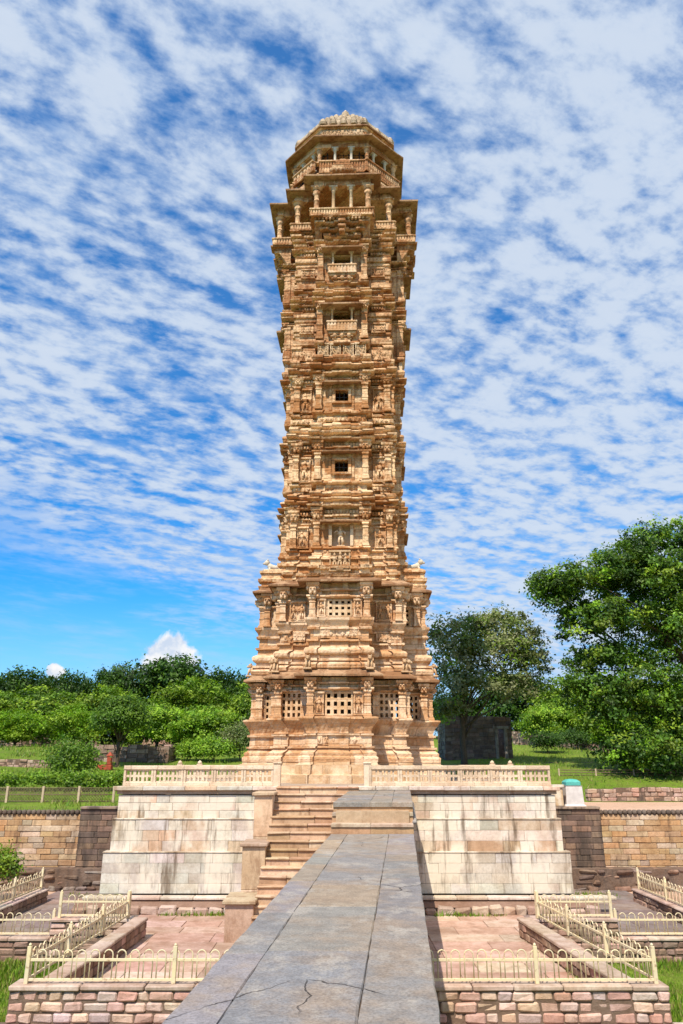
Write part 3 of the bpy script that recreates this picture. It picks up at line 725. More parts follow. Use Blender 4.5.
def pilaster_mb(h, w=.30, dp=.22):
    b = MB(); p = [(1.18, 0), (1.18, .07), (1.05, .09), (1.05, .13), (.9, .15), (.9, .40), (1.02, .42), (1.02, .47), (.86, .49), (.86, .74), (1.0, .76), (1.0, .80), (.84, .82), (.84, .90), (1.1, .92), (1.1, 1.0)]
    b.loft([[(-w / 2 * r, -dp * r, z * h), (w / 2 * r, -dp * r, z * h), (w / 2 * r, .12, z * h), (-w / 2 * r, .12, z * h)] for r, z in p]); return b
def bracket_mb(h, w=.42, out=.36):
    """carved bracket: a bulbous head with side scrolls under an abacus"""
    b = MB(); p = [(.55, .06, 0), (.7, .10, .12), (.62, .10, .2), (.9, .55, .62), (1.0, .8, .8), (1.15, .9, .82), (1.15, .95, 1.0)]
    b.loft([[(-w / 2 * r, -out * o, z * h), (w / 2 * r, -out * o, z * h), (w / 2 * r, .1, z * h), (-w / 2 * r, .1, z * h)] for r, o, z in p])
    b.cbox(-w * .30, w * .30, -out * .92, -out * .2, h * .30, h * .70, .05)
    for s in (-1, 1): b.ball((s * w * .15, -out * .95, h * .60), (w * .09, out * .14, h * .08), 6, 4); b.ball((s * w * .17, -out * .7, h * .30), (w * .15, out * .3, h * .12), 6, 4)
    b.ball((0, -out * .98, h * .46), (w * .10, out * .16, h * .12), 6, 4)
    for s in (-1, 1): b.ball((s * w * .44, -out * .42, h * .66), (w * .17, out * .35, h * .17), 6, 4)
    return b
def figure(b, x, y, z, h, pose=None):
    """a small carved standing deity in half relief"""
    q = random.uniform(-.05, .05) * h; rr = random.random
    b.ball((x + q, y - .05, z + h * .87), (h * .085, h * .085, h * .10), 7, 5)
    b.ball((x + q, y - .05, z + h * .965), (h * .06, h * .06, h * .06), 6, 4)
    b.ball((x + q * .6, y - .04, z + h * .64), (h * .125, h * .10, h * .17), 7, 5)
    b.ball((x, y - .04, z + h * .45), (h * .12, h * .10, h * .09), 7, 4)
    for s in (-1, 1):
        k = s * h
        b.tube([(x + k * .06, y - .04, z + h * .43), (x + k * (.07 + .06 * rr()), y - .07, z + h * .22), (x + k * .07, y - .03, z)], [h * .065, h * .05, h * .04], 5)
        e1 = (x + q + k * (.20 + .06 * rr()), y - .05, z + h * (.55 + .2 * rr()))
        b.tube([(x + q + k * .11, y - .04, z + h * .76), e1, (x + q + k * (.16 + .14 * rr()), y - .08, z + h * (.4 + .5 * rr()))], [h * .045, h * .035, h * .03], 5)
    b.box(x - h * .2, x + h * .2, y - .1, y + .05, z - h * .05, z)
def panel_mb(w, h, nfig=1):
    """sunk panel with frame, figures and a small pediment"""
    b = MB(); fr = .06
    b.box(-w / 2, w / 2, -.02, .08, 0, h)
    for s in (-1, 1): b.cbox(s * (w / 2 - fr / 2) - fr / 2, s * (w / 2 - fr / 2) + fr / 2, -.10, -.015, 0.0, h, .01)
    b.cbox(-w / 2 - .03, w / 2 + .03, -.13, -.01, h - .09, h, .01); b.cbox(-w / 2 - .03, w / 2 + .03, -.13, -.01, 0, .08, .01)
    for i in range(nfig):
        figure(b, -w / 2 + w * (i + .5) / nfig, -.05, .11, (h - .24) * random.uniform(.86, 1.0))
    return b
def frieze_mb(L, h, step=.26):
    """band of little carved figures, lozenges and knobs"""
    b = MB(); x = -L / 2 + step * .3; b.box(-L / 2, L / 2, -.012, .07, .0, h)
    while x < L / 2 - step * .4:
        k = random.random()
        if k < .45: figure(b, x + step / 2, .02, 0.02, h * .96)
        elif k < .75: b.loft([[(x + step / 2 - r * step * .4, -o, h / 2), (x + step / 2, -o, h / 2 - r * h * .45), (x + step / 2 + r * step * .4, -o, h / 2), (x + step / 2, -o, h / 2 + r * h * .45)] for r, o in ((1, -.03), (1, .03), (.4, .08))])
        else: b.cbox(x + step * .1, x + step * .9, -.07, .03, h * .06, h * .92, .02); b.ball((x + step / 2, -.07, h * .5), (step * .24, .05, h * .26), 6, 4)
        x += step
    return b
def lattice(b, x0, x1, z0, z1, y0, y1, nx_, nz_, bar, mx=None, diamonds=False):
    w, h = (x1 - x0) / nx_, (z1 - z0) / nz_
    for i in range(nx_ + 1):
        xc = x0 + i * w; b.box(max(x0, xc - bar), min(x1, xc + bar), y0, y1, z0, z1, None, mx)
    for j in range(nz_ + 1):
        zc = z0 + j * h; b.box(x0, x1, y0 + .006, y1 - .006, max(z0, zc - bar), min(z1, zc + bar), None, mx)
    if diamonds:
        for i in range(nx_):
            for j in range(nz_):
                if (i + j) % 2:
                    cx, cz_ = x0 + (i + .5) * w, z0 + (j + .5) * h
                    for sx in (-1, 1):
                        for sz in (-1, 1):
                            p = [(cx + sx * w * .5, cz_ + sz * h * .5), (cx + sx * w * .08, cz_ + sz * h * .5), (cx + sx * w * .5, cz_ + sz * h * .08)]
                            if sx * sz < 0: p = p[::-1]
                            b.loft([[(u, y, v) for u, v in p] for y in (y1 - .012, y0 + .012)], True, True, None, False, mx)
                else: pass
def storey(): return MB()
def finish(mb, m): return mb.build('storey', m, tower, (0, 0, -BZ))
def eave(parent, z, base, out, th=.075, rise=.30, m='eave', inn=.12):
    b, c, e = base; mb = MB()
    rings(mb, [(z + .05, b - inn, c - inn, e - inn, 0), (z - .015, b + out - .03, c + out - .03, e + out - .03, 0), (z, b + out, c + out, e + out, 0), (z + th, b + out, c + out, e + out, 0),
               (z + th + rise * .45, b + out * .45, c + out * .45, e + out * .45, 0), (z + th + rise, b - .02, c - .02, e - .02, 0)], plan, .012, .5)
    return mb.build('eave', M[m], parent)
def zone(mb, z0, z1, b, c, e, hole=None, ci=.10, th=.32, sidehole=None):
    """hollow storey wall: core, corner masses, bay walls with real openings"""
    co = b * .86; mb.box(-co, co, -co, co, z0 - .05, z1 + .05)
    k1 = c - ci
    for k in range(4):
        mx = Matrix.Rotation(k * math.pi / 2, 4, 'Z')
        mb.box(b * .84, k1, -k1, -b * .84, z0 - .04, z1 + .04, None, mx)
        hw = hole[0] if hole else 0
        if hole:
            for s in (-1, 1):
                x0, x1 = sorted((s * hw, s * (b - .02))); mb.box(x0, x1, -e + .03, -e + .03 + th, z0 - .03, z1 + .03, None, mx)
            if hole[1] > z0 + .02: mb.box(-hw, hw, -e + .032, -e + .03 + th, z0 - .03, hole[1], None, mx)
            if hole[2] < z1 - .02: mb.box(-hw, hw, -e + .032, -e + .03 + th, hole[2], z1 + .03, None, mx)
        else: mb.box(-b + .02, b - .02, -e + .03, -e + .03 + th, z0 - .03, z1 + .03, None, mx)
        for s in (-1, 1):
            x0, x1 = sorted((s * (b - .02), s * (b - .26)))
            if sidehole:
                ya, yb = -e + .03 + th, -k1 + .1
                mb.box(x0, x1, ya - .01, ya + .14, z0 - .03, z1 + .03, None, mx); mb.box(x0, x1, yb - .12, yb, z0 - .03, z1 + .03, None, mx)
            else: mb.box(x0, x1, -e + .03 + th, -k1 + .1, z0 - .03, z1 + .03, None, mx)

BASE_SEQ = [(0, .16), (.10, .17), (.13, .11), (.20, .12), (.25, .02), (.30, -.02), (.305, .06), (.345, .06), (.35, -.03), (.58, -.04), (.585, .04), (.63, .04), (.635, -.04), (.68, -.04), (.78, .02), (.88, .12), (.95, .19), (.985, .19), (1.0, .10)]
TALL_SEQ = [(0, .02), (.02, .10), (.08, .11), (.12, .03), (.15, -.02), (.155, .06), (.20, .06), (.205, -.05), (.265, -.05), (.27, .0), (.30, .08), (.36, .10), (.40, .05), (.42, -.04), (.43, -.07), (.53, -.07), (.535, .02), (.57, .02), (.575, -.09), (.76, -.09), (.765, .02), (.80, .03), (.82, -.05), (.88, .0), (.94, .09), (.985, .10), (1, .0)]
MID_SEQ = [(0, .04), (.03, .17), (.07, .21), (.12, .20), (.17, .07), (.23, -.05), (.24, .03), (.27, .09), (.34, .14), (.41, .13), (.47, .04), (.50, -.07), (.62, -.08), (.80, -.08), (.81, .05), (.85, .11), (.91, .12), (.96, .06), (1, .0)]
ENT_SEQ = [(0, -.02), (.08, .08), (.18, .08), (.2, -.08), (.45, -.08), (.46, .04), (.58, .05), (.6, -.12), (.98, -.12), (1, -.14)]
CORN_SEQ = [(0, -.10), (.10, .14), (.16, .21), (.34, .23), (.44, .14), (.56, .05), (1, .0)]

# plinth under the tower
s0 = MB(); P1 = (1.45, 2.98, 4.16)
rings(s0, [(-.74, 1.95, 3.45, 4.75), (-.40, 1.95, 3.45, 4.75), (-.36, 1.8, 3.3, 4.55), (.0, 1.78, 3.28, 4.52), (.02, 1.66, 3.18, 4.38), (.13, 1.64, 3.16, 4.36)], plan)
f0 = s0.build('plinth', M['pale'], tower, (0, 0, -BZ))

# --- storey 1
s = storey(); rings(s, mould(.12, 1.97, P1, BASE_SEQ), plan)
W1 = (1.42, 2.95, 4.02); zone(s, 1.97, 3.12, *W1, hole=(.62, 2.02, 3.02), ci=.55, sidehole=1)
rings(s, mould(3.10, 3.66, (1.42, 2.95, 4.05), ENT_SEQ), plan); o = finish(s, M['stone_low'])
place(pilaster_mb(1.14, .32), 'pilaster', M['stone_low'], o, sym(1.24, -4.05) + sym(2.78, -2.92) + sym(1.6, -2.86), 1.97)
def bay_sides(mb, name, m, parent, x, y, z):
    first = None
    for k in (1, 3):
        for sx in (-1, 1):
            X, Y = rotk(sx * x, y, k); a = k * math.pi / 2 + sx * math.pi / 2
            if first is None: first = mb.build(name, m, parent, (X, Y, z), a)
            else: copy_part(first, parent, (X, Y, z), a)
bay_sides(pilaster_mb(1.14, .32), 'pilaster', M['stone_low'], o, 1.42, -3.84, 1.97); bay_sides(bracket_mb(.52, .46, .40), 'bracket', M['stone_low'], o, 1.40, -3.84, 3.08)
place(bracket_mb(.52, .46, .40), 'bracket', M['stone_low'], o, sym(1.24, -4.02) + sym(2.78, -2.90), 3.08)
b = MB(); lattice(b, -.60, .60, 2.02, 3.02, -.10, .06, 4, 3, .075); place(b, 'lattice_window', M['lattice'], o, mid(-3.93))
b = MB(); lattice(b, -.46, .46, 1.98, 3.10, -.06, .06, 4, 4, .055); place(b, 'lattice_window', M['lattice'], o, sym(2.2, -2.74))
b = MB(); lattice(b, -.46, .46, 1.98, 3.10, -.06, .06, 4, 4, .055)
first = None
for k in range(4):
    for sx in (-1, 1):
        X, Y = rotk(sx * 1.34, -3.14, k); a = k * math.pi / 2 + sx * math.pi / 2
        if first is None: first = b.build('lattice_window', M['lattice'], o, (X, Y, 0), a)
        else: copy_part(first, o, (X, Y, 0), a)
place(panel_mb(.42, 1.0, 1), 'carved_panel', M['stone_low'], o, sym(.86, -4.03), 2.02)
place(frieze_mb(2.1, .42, .3), 'carved_frieze', M['stone_low'], o, mid(-4.13), .80)
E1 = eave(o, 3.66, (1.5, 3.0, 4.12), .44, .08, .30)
# --- storey 2
P2 = (1.44, 2.93, 4.06); s = storey(); rings(s, mould(4.0, 6.30, P2, TALL_SEQ, (1.42, 2.9, 3.95)), plan)
W2 = (1.40, 2.86, 3.80); zone(s, 6.3, 7.22, *W2, hole=(.56, 6.36, 7.16), ci=.16, sidehole=1)
rings(s, mould(7.2, 7.94, (1.4, 2.86, 3.84), ENT_SEQ), plan); o = finish(s, M['stone_low']); st2 = o
place(pilaster_mb(.92, .30), 'pilaster', M['stone_low'], o, sym(1.24, -3.82) + sym(2.70, -2.84), 6.3)
bay_sides(pilaster_mb(.92, .30), 'pilaster', M['stone_low'], o, 1.42, -3.62, 6.3); bay_sides(bracket_mb(.68, .52, .46), 'bracket', M['stone_low'], o, 1.40, -3.62, 7.2)
place(bracket_mb(.68, .52, .46), 'bracket', M['stone_low'], o, sym(1.22, -3.80) + sym(2.68, -2.82), 7.2)
b = MB(); lattice(b, -.55, .55, 6.36, 7.16, -.10, .06, 4, 3, .07); place(b, 'lattice_window', M['pale'], o, mid(-3.72))
b = MB(); lattice(b, -.42, .42, 6.32, 7.2, -.06, .06, 4, 4, .05); first = None
for k in range(4):
    for sx in (-1, 1):
        X, Y = rotk(sx * 1.33, -3.06, k); a = k * math.pi / 2 + sx * math.pi / 2
        if first is None: first = b.build('lattice_window', M['lattice'], o, (X, Y, 0), a)
        else: copy_part(first, o, (X, Y, 0), a)
place(panel_mb(.36, .84, 1), 'carved_panel', M['stone_low'], o, sym(.83, -3.82), 6.33)
place(panel_mb(.74, 1.0, 2), 'carved_panel', M['stone_low'], o, sym(2.02, -2.76), 6.3)
place(frieze_mb(2.2, .36, .26), 'carved_frieze', M['stone_low'], o, mid(-3.96), 5.38)
place(frieze_mb(1.1, .36, .26), 'carved_frieze', M['stone_low'], o, sym(2.2, -2.80), 5.38)
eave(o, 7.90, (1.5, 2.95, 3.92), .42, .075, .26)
# seated guardian beasts on the corners of the first eave
def beast_mb(h):
    b = MB(); b.ball((0, .05, h * .38), (h * .17, h * .26, h * .30), 8, 6); b.ball((0, -.14 * h, h * .74), (h * .16, h * .18, h * .17), 8, 6); b.ball((0, -.32 * h, h * .68), (h * .09, h * .11, h * .09), 7, 5)
    for s_ in (-1, 1):
        b.tube([(s_ * h * .1, -.16 * h, h * .5), (s_ * h * .12, -.26 * h, h * .22), (s_ * h * .12, -.28 * h, 0)], [h * .09, h * .065, h * .06], 6)
        b.ball((s_ * h * .17, h * .12, h * .16), (h * .1, h * .2, h * .16), 7, 5); b.ball((s_ * h * .11, -.08 * h, h * .9), h * .05, 6, 4)
    b.cbox(-h * .28, h * .28, -h * .42, h * .36, -.06, .02, .02); return b
place(beast_mb(.62), 'guardian_beast', M['pale'], st2, sym(1.36, -4.28) + sym(2.92, -3.02), 4.0)
# stepped roofs over the bays of storey 2, with walking lions on the side ones
s = storey(); B3 = (1.40, 2.84, 3.36)
rings(s, [(8.12, 1.42, 2.80, 3.86), (8.2, 1.50, 2.84, 3.98), (8.32, 1.52, 2.86, 4.02), (8.36, 1.38, 2.72, 3.86), (8.52, 1.38, 2.70, 3.86), (8.56, 1.48, 2.82, 4.02), (8.70, 1.50, 2.84, 4.04), (8.76, 1.36, 2.68, 3.88), (8.98, 1.36, 2.66, 3.88), (9.02, 1.46, 2.80, 3.98), (9.12, 1.46, 2.80, 3.96), (9.18, 1.30, 2.66, 3.80), (9.24, 1.28, 2.62, 3.74), (9.25, 1.24, 2.60, 3.02), (9.36, 1.24, 2.58, 3.0), (9.40, 1.36, 2.70, 3.12), (9.52, 1.38, 2.72, 3.12), (9.55, 1.28, 2.54, 2.96), (9.74, 1.28, 2.54, 2.94), (9.78, 1.42, 2.68, 3.10), (9.86, 1.40, 2.66, 3.06), (9.9, 1.34, 2.52, 2.92)], plan)
W3 = (1.34, 2.48, 2.84); zone(s, 9.9, 11.1, *W3, hole=(.60, 9.95, 11.02), ci=.12)
rings(s, mould(11.08, 11.86, (1.36, 2.52, 2.88), ENT_SEQ), plan); rings(s, mould(11.86, 12.2, (1.36, 2.52, 2.90), CORN_SEQ), plan)
o = finish(s, M['stone']); st3 = o
place(pilaster_mb(1.2, .30), 'pilaster', M['stone'], o, sym(1.18, -2.90) + sym(2.34, -2.50), 9.9)
place(bracket_mb(.74, .50, .34), 'bracket', M['stone'], o, sym(1.18, -2.88) + sym(2.34, -2.50), 11.1)
b = MB(); b.box(-.6, .6, .25, .32, 9.9, 11.05); figure(b, 0, .1, 10.0, .95); figure(b, -.02, .02, 10.0, .95)
for sx in (-1, 1): b.cbox(sx * .52 - .08, sx * .52 + .08, -.12, .1, 9.95, 11.0, .015)
place(b, 'statue_niche', M['pale'], o, mid(-2.82))
def canopy(parent, z, y, hw, out, th=.06, rise=.18, name='canopy'):
    b = MB(); b.loft([[(-w, -p, zz_), (w, -p, zz_), (w, .12, zz_), (-w, .12, zz_)] for w, p, zz_ in ((hw - .12, .0, z + .04), (hw - .02, out - .02, z - .01), (hw, out, z), (hw, out, z + th), (hw - .1, out * .45, z + th + rise * .5), (hw - .22, .02, z + th + rise))])
    place(b, name, M['eave'], parent, mid(y))
canopy(o, 11.06, -2.88, .98, .46)
place(panel_mb(.56, 1.12, 1), 'carved_panel', M['stone'], o, sym(1.90, -2.44), 9.93)
b = panel_mb(.95, 1.0, 2); figure(b, 0, -.12, .1, .8); place(b, 'carved_panel', M['pale'], o, mid(-3.94), 8.42)
place(frieze_mb(2.3, .22, .22), 'carved_frieze', M['stone'], o, mid(-3.0), 9.54)
# walking lions
def lion_mb():
    b = MB(); b.cbox(-.2, .2, -.5, .5, -.05, .03, .02)
    b.tube([(0, -.46, .36), (0, -.30, .40), (0, .0, .37), (0, .28, .42), (0, .42, .52)], [.08, .15, .13, .17, .15], 8)
    b.ball((0, .52, .66), (.15, .17, .16), 8, 6); b.ball((0, .68, .62), (.08, .11, .07), 7, 5)
    for s_ in (-1, 1):
        b.ball((s_ * .1, .47, .81), (.04, .04, .06), 6, 4)
        b.tube([(s_ * .09, .34, .38), (s_ * .1, .40 + s_ * .06, .18), (s_ * .1, .42 + s_ * .08, .02)], [.08, .055, .05], 6)
        b.tube([(s_ * .09, -.34, .38), (s_ * .1, -.27 - s_ * .07, .20), (s_ * .1, -.38 - s_ * .07, .02)], [.10, .06, .05], 6)
    b.tube([(0, -.48, .40), (0, -.60, .55), (0, -.50, .72), (0, -.40, .70)], [.035, .03, .03, .04], 6); return b
lm = lion_mb(); first = None
for sx in (-1, 1):
    a = -sx * math.pi / 2
    if first is None: first = lm.build('lion_statue', M['lion'], tower, (sx * 3.48, -.2, 9.25 - BZ), a); first.scale = (.85, .85, .9)
    else: copy_part(first, tower, (sx * 3.52, -.2, 9.25 - BZ), a)
def windowed(z0, zb, zw0, zw1, ztop, zc, Pb, Ww, carved=True, seq=MID_SEQ):
    """storey with a small barred window under a canopy"""
    s = storey(); rings(s, mould(z0, zb, Pb, seq, Ww), plan)
    zone(s, zb, ztop, *Ww, hole=(.34, zw0, zw1), ci=.12)
    En = (Ww[0] + .02, Ww[1] + .02, Ww[2] + .03)
    rings(s, mould(ztop - .02, zc, En, ENT_SEQ), plan); rings(s, mould(zc, zc + .36, En, CORN_SEQ), plan)
    o = finish(s, M['stone']); e = Ww[2]; c = Ww[1]
    place(pilaster_mb(ztop - zb, .32), 'pilaster', M['stone'], o, sym(1.19, -(e + .03)) + sym(c - .14, -(c + .01)), zb)
    place(bracket_mb(zc - ztop, .52, .32), 'bracket', M['stone'], o, sym(1.2, -(e + .02)) + sym(c - .18, -(c - .02)), ztop)
    b = MB()
    for sx in (-1, 1): b.cbox(sx * .41 - .08, sx * .41 + .08, -.10, .10, zw0 - .05, zw1 + .1, .012); b.cbox(sx * .58 - .07, sx * .58 + .07, -.05, .06, zb, ztop, .012)
    b.cbox(-.5, .5, -.12, .10, zw1, zw1 + .10, .012); b.cbox(-.5, .5, -.12, .10, zw0 - .12, zw0, .012); place(b, 'window_frame', M['stone'], o, mid(-(e - .02)))
    b = MB()
    for x in (-.12, .11): b.box(x - .02, x + .02, .1, .14, zw0, zw1)
    b.box(-.33, .33, .09, .13, (zw0 + zw1) / 2 - .02, (zw0 + zw1) / 2 + .02); place(b, 'window', M['dark'], o, mid(-e + .05))
    canopy(o, ztop - .06, -(e - .02), .96, .48)
    zr_ = ztop + (zc - ztop) * .62; hr_ = (zc - ztop) * .34
    place(ribs_mb(1.7, hr_), 'dentils', M['stone'], o, mid(-(e - .07)), zr_); place(ribs_mb(.9, hr_), 'dentils', M['stone'], o, sym(1.96, -(c - .04)), zr_)
    zf_ = z0 + (zb - z0) * .63; hf_ = (zb - z0) * .17; e0_ = Pb[2]; c0_ = Pb[1]
    place(frieze_mb(1.7, hf_, .2), 'carved_frieze', M['stone'], o, mid(-(e0_ - .12)), zf_); place(frieze_mb(.9, hf_, .2), 'carved_frieze', M['stone'], o, sym(1.96, -(c0_ - .10)), zf_)
    place(panel_mb(.62, ztop - zb - .08, 1), 'carved_panel', M['stone'], o, sym((1.40 + c) / 2 - .04, -(c - .08)), zb + .03)
    return o
def ribs_mb(L, h, step=.15):
    b = MB(); n = max(2, int(L / step)); w = L / n; b.box(-L / 2, L / 2, -.01, .06, 0, h)
    for i in range(n): b.cbox(-L / 2 + i * w + w * .16, -L / 2 + i * w + w * .84, -.085, .02, h * .04, h * .96, .02)
    return b
place(ribs_mb(1.7, .20), 'dentils', M['stone'], st3, mid(-2.82), 11.60); place(ribs_mb(.9, .20), 'dentils', M['stone'], st3, sym(1.92, -2.46), 11.60)
o4 = windowed(12.2, 13.35, 13.78, 14.42, 14.80, 15.42, (1.38, 2.54, 2.90), (1.36, 2.46, 2.80))
o5 = windowed(15.74, 17.18, 17.68, 18.30, 18.66, 19.12, (1.38, 2.54, 2.90), (1.36, 2.48, 2.82))
place(frieze_mb(2.4, .24, .24), 'carved_frieze', M['stone'], o5, mid(-2.92), 16.52); place(frieze_mb(1.3, .24, .24), 'carved_frieze', M['stone'], o5, sym(2.0, -2.6), 16.52)
def col_mb(h, r=.11, bulb=False, sq=False):
    b = MB()
    b.lathe([(1.5 * r, 0), (1.5 * r, .06 * h)], 0, 0, 8, square=True)
    if bulb: b.lathe([(1.25 * r, .06 * h), (1.3 * r, .1 * h), (1.0 * r, .13 * h), (1.0 * r, .42 * h), (1.15 * r, .44 * h), (1.15 * r, .47 * h), (.95 * r, .49 * h), (.95 * r, .66 * h), (1.2 * r, .69 * h), (1.6 * r, .76 * h), (1.45 * r, .80 * h), (1.0 * r, .83 * h), (1.1 * r, .86 * h), (1.9 * r, .92 * h), (2.0 * r, .94 * h)], 0, 0, 10)
    else: b.lathe([(1.15 * r, .06 * h), (1.15 * r, .09 * h), (.95 * r, .11 * h), (.85 * r, .78 * h), (1.1 * r, .79 * h), (1.1 * r, .82 * h), (.9 * r, .84 * h), (1.5 * r, .90 * h), (1.6 * r, .94 * h)], 0, 0, 9)
    b.box(-2.3 * r, 2.3 * r, -1.5 * r, 1.5 * r, .94 * h, h); return b
def ribbed(b, x0, x1, y0, y1, z0, z1, step=.16, lean=0.0):
    """low seat-back railing of close ribs between a plain foot and a moulded top"""
    b.box(x0, x1, y0 + .02, y1, z0, z1 - .05); b.cbox(x0 - .03, x1 + .03, y0 - .05 - lean, y1 + .02, z1 - .10, z1, .015); b.cbox(x0 - .02, x1 + .02, y0 - .03, y1, z0, z0 + .08, .015)
    n = max(1, int((x1 - x0) / step)); w = (x1 - x0) / n
    for i in range(n): b.box(x0 + i * w + w * .2, x0 + i * w + w * .8, y0 - .015 - lean * .5, y0 + .03, z0 + .08, z1 - .10)
def balcony_storey(z0, zb, zr0, zr1, zo, zt, zc, Pb, Ww, hw=.62, frz=None):
    s = storey(); rings(s, mould(z0, zb, Pb, MID_SEQ, Ww), plan)
    zone(s, zb, zt, *Ww, hole=(hw, zr0, zo), ci=.02)
    c, e = Ww[1], Ww[2]
    for (f0, f1, oo) in ((.0, .16, .10), (.30, .38, .05), (.42, .62, .09), (.72, .80, .05), (.86, 1.0, .11)):     # string courses round the corner masses
        for k in range(4):
            mx = Matrix.Rotation(k * math.pi / 2, 4, 'Z'); h = zt - zb
            s.cbox(Ww[0] * .9, c + oo, -(c + oo), -Ww[0] * .9, zb + f0 * h, zb + f1 * h, .03, None, mx, .008)
    rings(s, mould(zt, zc, (Ww[0], c, e), ENT_SEQ), plan); rings(s, mould(zc, zc + .34, (Ww[0], c, e), CORN_SEQ), plan)
    o = finish(s, M['stone_high'])
    place(pilaster_mb(zt - zb, .34, .24), 'pilaster', M['stone_high'], o, sym(1.18, -(e + .02)), zb)
    place(bracket_mb(.5, .46, .34), 'bracket', M['stone_high'], o, sym(1.18, -(e + .1)), zt - .28)
    b = MB(); ribbed(b, -hw - .16, hw + .16, -.36, -.24, zr0, zr1); b.box(-hw - .14, hw + .14, -.3, .1, zr0 - .03, zr0 + .03)
    for sx in (-1, 1): b.box(sx * (hw + .1) - .05, sx * (hw + .1) + .05, -.3, .06, zr0, zr1 - .03)
    place(b, 'railing', M['stone_low'], o, mid(-e))
    b = MB()
    for i, (w, p) in enumerate(((hw + .10, .30), (hw - .02, .24), (hw - .10, .17), (hw - .3, .1))): b.cbox(-w, w, -p, .06, zr0 - .14 - i * .14, zr0 - .02 - i * .14, .03)
    for sx in (-1, 0, 1): b.ball((sx * hw * .6, -.24, zr0 - .22), (.12, .10, .15), 7, 5)
    place(b, 'balcony_corbel', M['stone_high'], o, mid(-e))
    place(col_mb(zo - zr1 + .12, .065), 'column', M['pale'], o, sym(hw - .1, -(e + .22)), zr1 - .04)
    canopy(o, zo + .05, -(e + .0), hw + .50, .72, .09, .24)
    place(ribs_mb(1.5, .16, .13), 'dentils', M['stone_high'], o, mid(-(e - .06)), zt + .2); place(ribs_mb(.85, .16, .13), 'dentils', M['stone_high'], o, sym(1.95, -(c - .02)), zt + .2)
    fb = panel_mb(.72, .62, 2); place(fb, 'carved_panel', M['stone_high'], o, sym((Ww[0] + c) / 2, -(c + .02)), zb + (zt - zb) * .34)
    return o
o6 = balcony_storey(19.46, 21.12, 21.52, 22.12, 22.86, 23.1, 23.46, (1.38, 2.58, 3.0), (1.30, 2.54, 3.04))
place(panel_mb(.56, .78, 2), 'carved_panel', M['pale'], o6, sym(.34, -3.06) + sym(.98, -3.10), 20.12)
place(frieze_mb(1.2, .6, .3), 'carved_frieze', M['stone_high'], o6, sym(2.0, -2.6), 20.2)
o7 = balcony_storey(23.80, 24.62, 25.02, 25.58, 26.34, 26.6, 27.0, (1.30, 2.56, 3.10), (1.28, 2.54, 3.14), .60)
# --- storey 8: corbelled gallery
s = storey(); P8 = (.98, 2.6, 3.34)
rings(s, [(27.3, .90, 2.5, 3.3), (27.36, 1.02, 2.72, 3.46), (27.48, 1.04, 2.74, 3.48), (27.5, .94, 2.58, 3.34), (27.64, .94, 2.58, 3.34), (27.66, 1.22, 2.80, 3.64), (27.76, 1.24, 2.82, 3.66), (27.78, 1.08, 2.64, 3.46), (27.92, 1.08, 2.66, 3.46), (27.94, 1.46, 2.90, 3.86), (28.04, 1.48, 2.92, 3.88), (28.06, 1.28, 2.74, 3.66), (28.2, 1.30, 2.76, 3.68), (28.22, 1.68, 2.96, 4.06), (28.3, 1.7, 2.98, 4.08), (28.32, 1.6, 2.86, 3.96)], plan)
co = .9; s.box(-co, co, -co, co, 28.3, 31.0); s.box(-2.5, 2.5, -2.5, 2.5, 28.3, 28.7)
rings(s, [(30.44, 1.50, 2.66, 3.80, .3), (30.46, 1.56, 2.72, 3.86, .3), (30.62, 1.58, 2.74, 3.88, .3), (30.86, 1.55, 2.7, 3.84, .3)], plan)
o = finish(s, M['stone_high']); o8 = o
b = MB(); ribbed(b, -1.74, 1.74, -.08, .10, 28.28, 28.78, .14, .03); place(b, 'railing', M['stone'], o, mid(-3.98))
b = MB(); ribbed(b, -.62, .62, -.06, .10, 28.28, 28.78, .14, .03); place(b, 'railing', M['stone_high'], o, sym(2.28, -2.84))
first = None; b = MB(); ribbed(b, -.55, .55, -.06, .10, 28.28, 28.78, .14, .03)
for k in range(4):
    for sx in (-1, 1):
        X, Y = rotk(sx * 1.66, -3.4, k); a = k * math.pi / 2 + sx * math.pi / 2
        if first is None: first = b.build('railing', M['stone_high'], o, (X, Y, 0), a)
        else: copy_part(first, o, (X, Y, 0), a)
place(col_mb(1.72, .14, True), 'column', M['stone_high'], o, sym(1.42, -3.74) + sym(2.58, -2.58), 28.74)
place(col_mb(1.72, .10), 'column', M['pale'], o, sym(.49, -3.76), 28.74)
b = MB()
for i, (w, p) in enumerate(((.24, .42), (.20, .34), (.22, .24), (.16, .16))): b.cbox(-w, w, -p - .1, .1, 28.16 - i * .26, 28.38 - i * .26, .04)
place(b, 'bracket', M['stone_high'], o, [(x, -(3.66), k) for k in FACES for x in (0,)])
for sx in (-1, 1): pass
b = MB(); b.loft([[(-w, -p, z), (w, -p, z), (w, .3, z), (-w, .3, z)] for w, p, z in ((.16, -.1, 27.2), (.2, .02, 27.36), (.17, .05, 27.44), (.22, .3, 27.8), (.18, .32, 27.86), (.24, .62, 28.2), (.26, .64, 28.28))]); place(b, 'bracket', M['stone_high'], o, sym(1.30, -3.34))
b = MB(); n = 15
for i in range(n): b.cbox(-1.5 + i * 3.0 / n, -1.5 + i * 3.0 / n + .11, -.1, .1, 28.1, 28.22, .02)
place(b, 'dentils', M['stone_high'], o, mid(-3.94))
eave(o, 30.80, (1.62, 2.72, 3.78), .52, .10, .34, 'eave', .1)
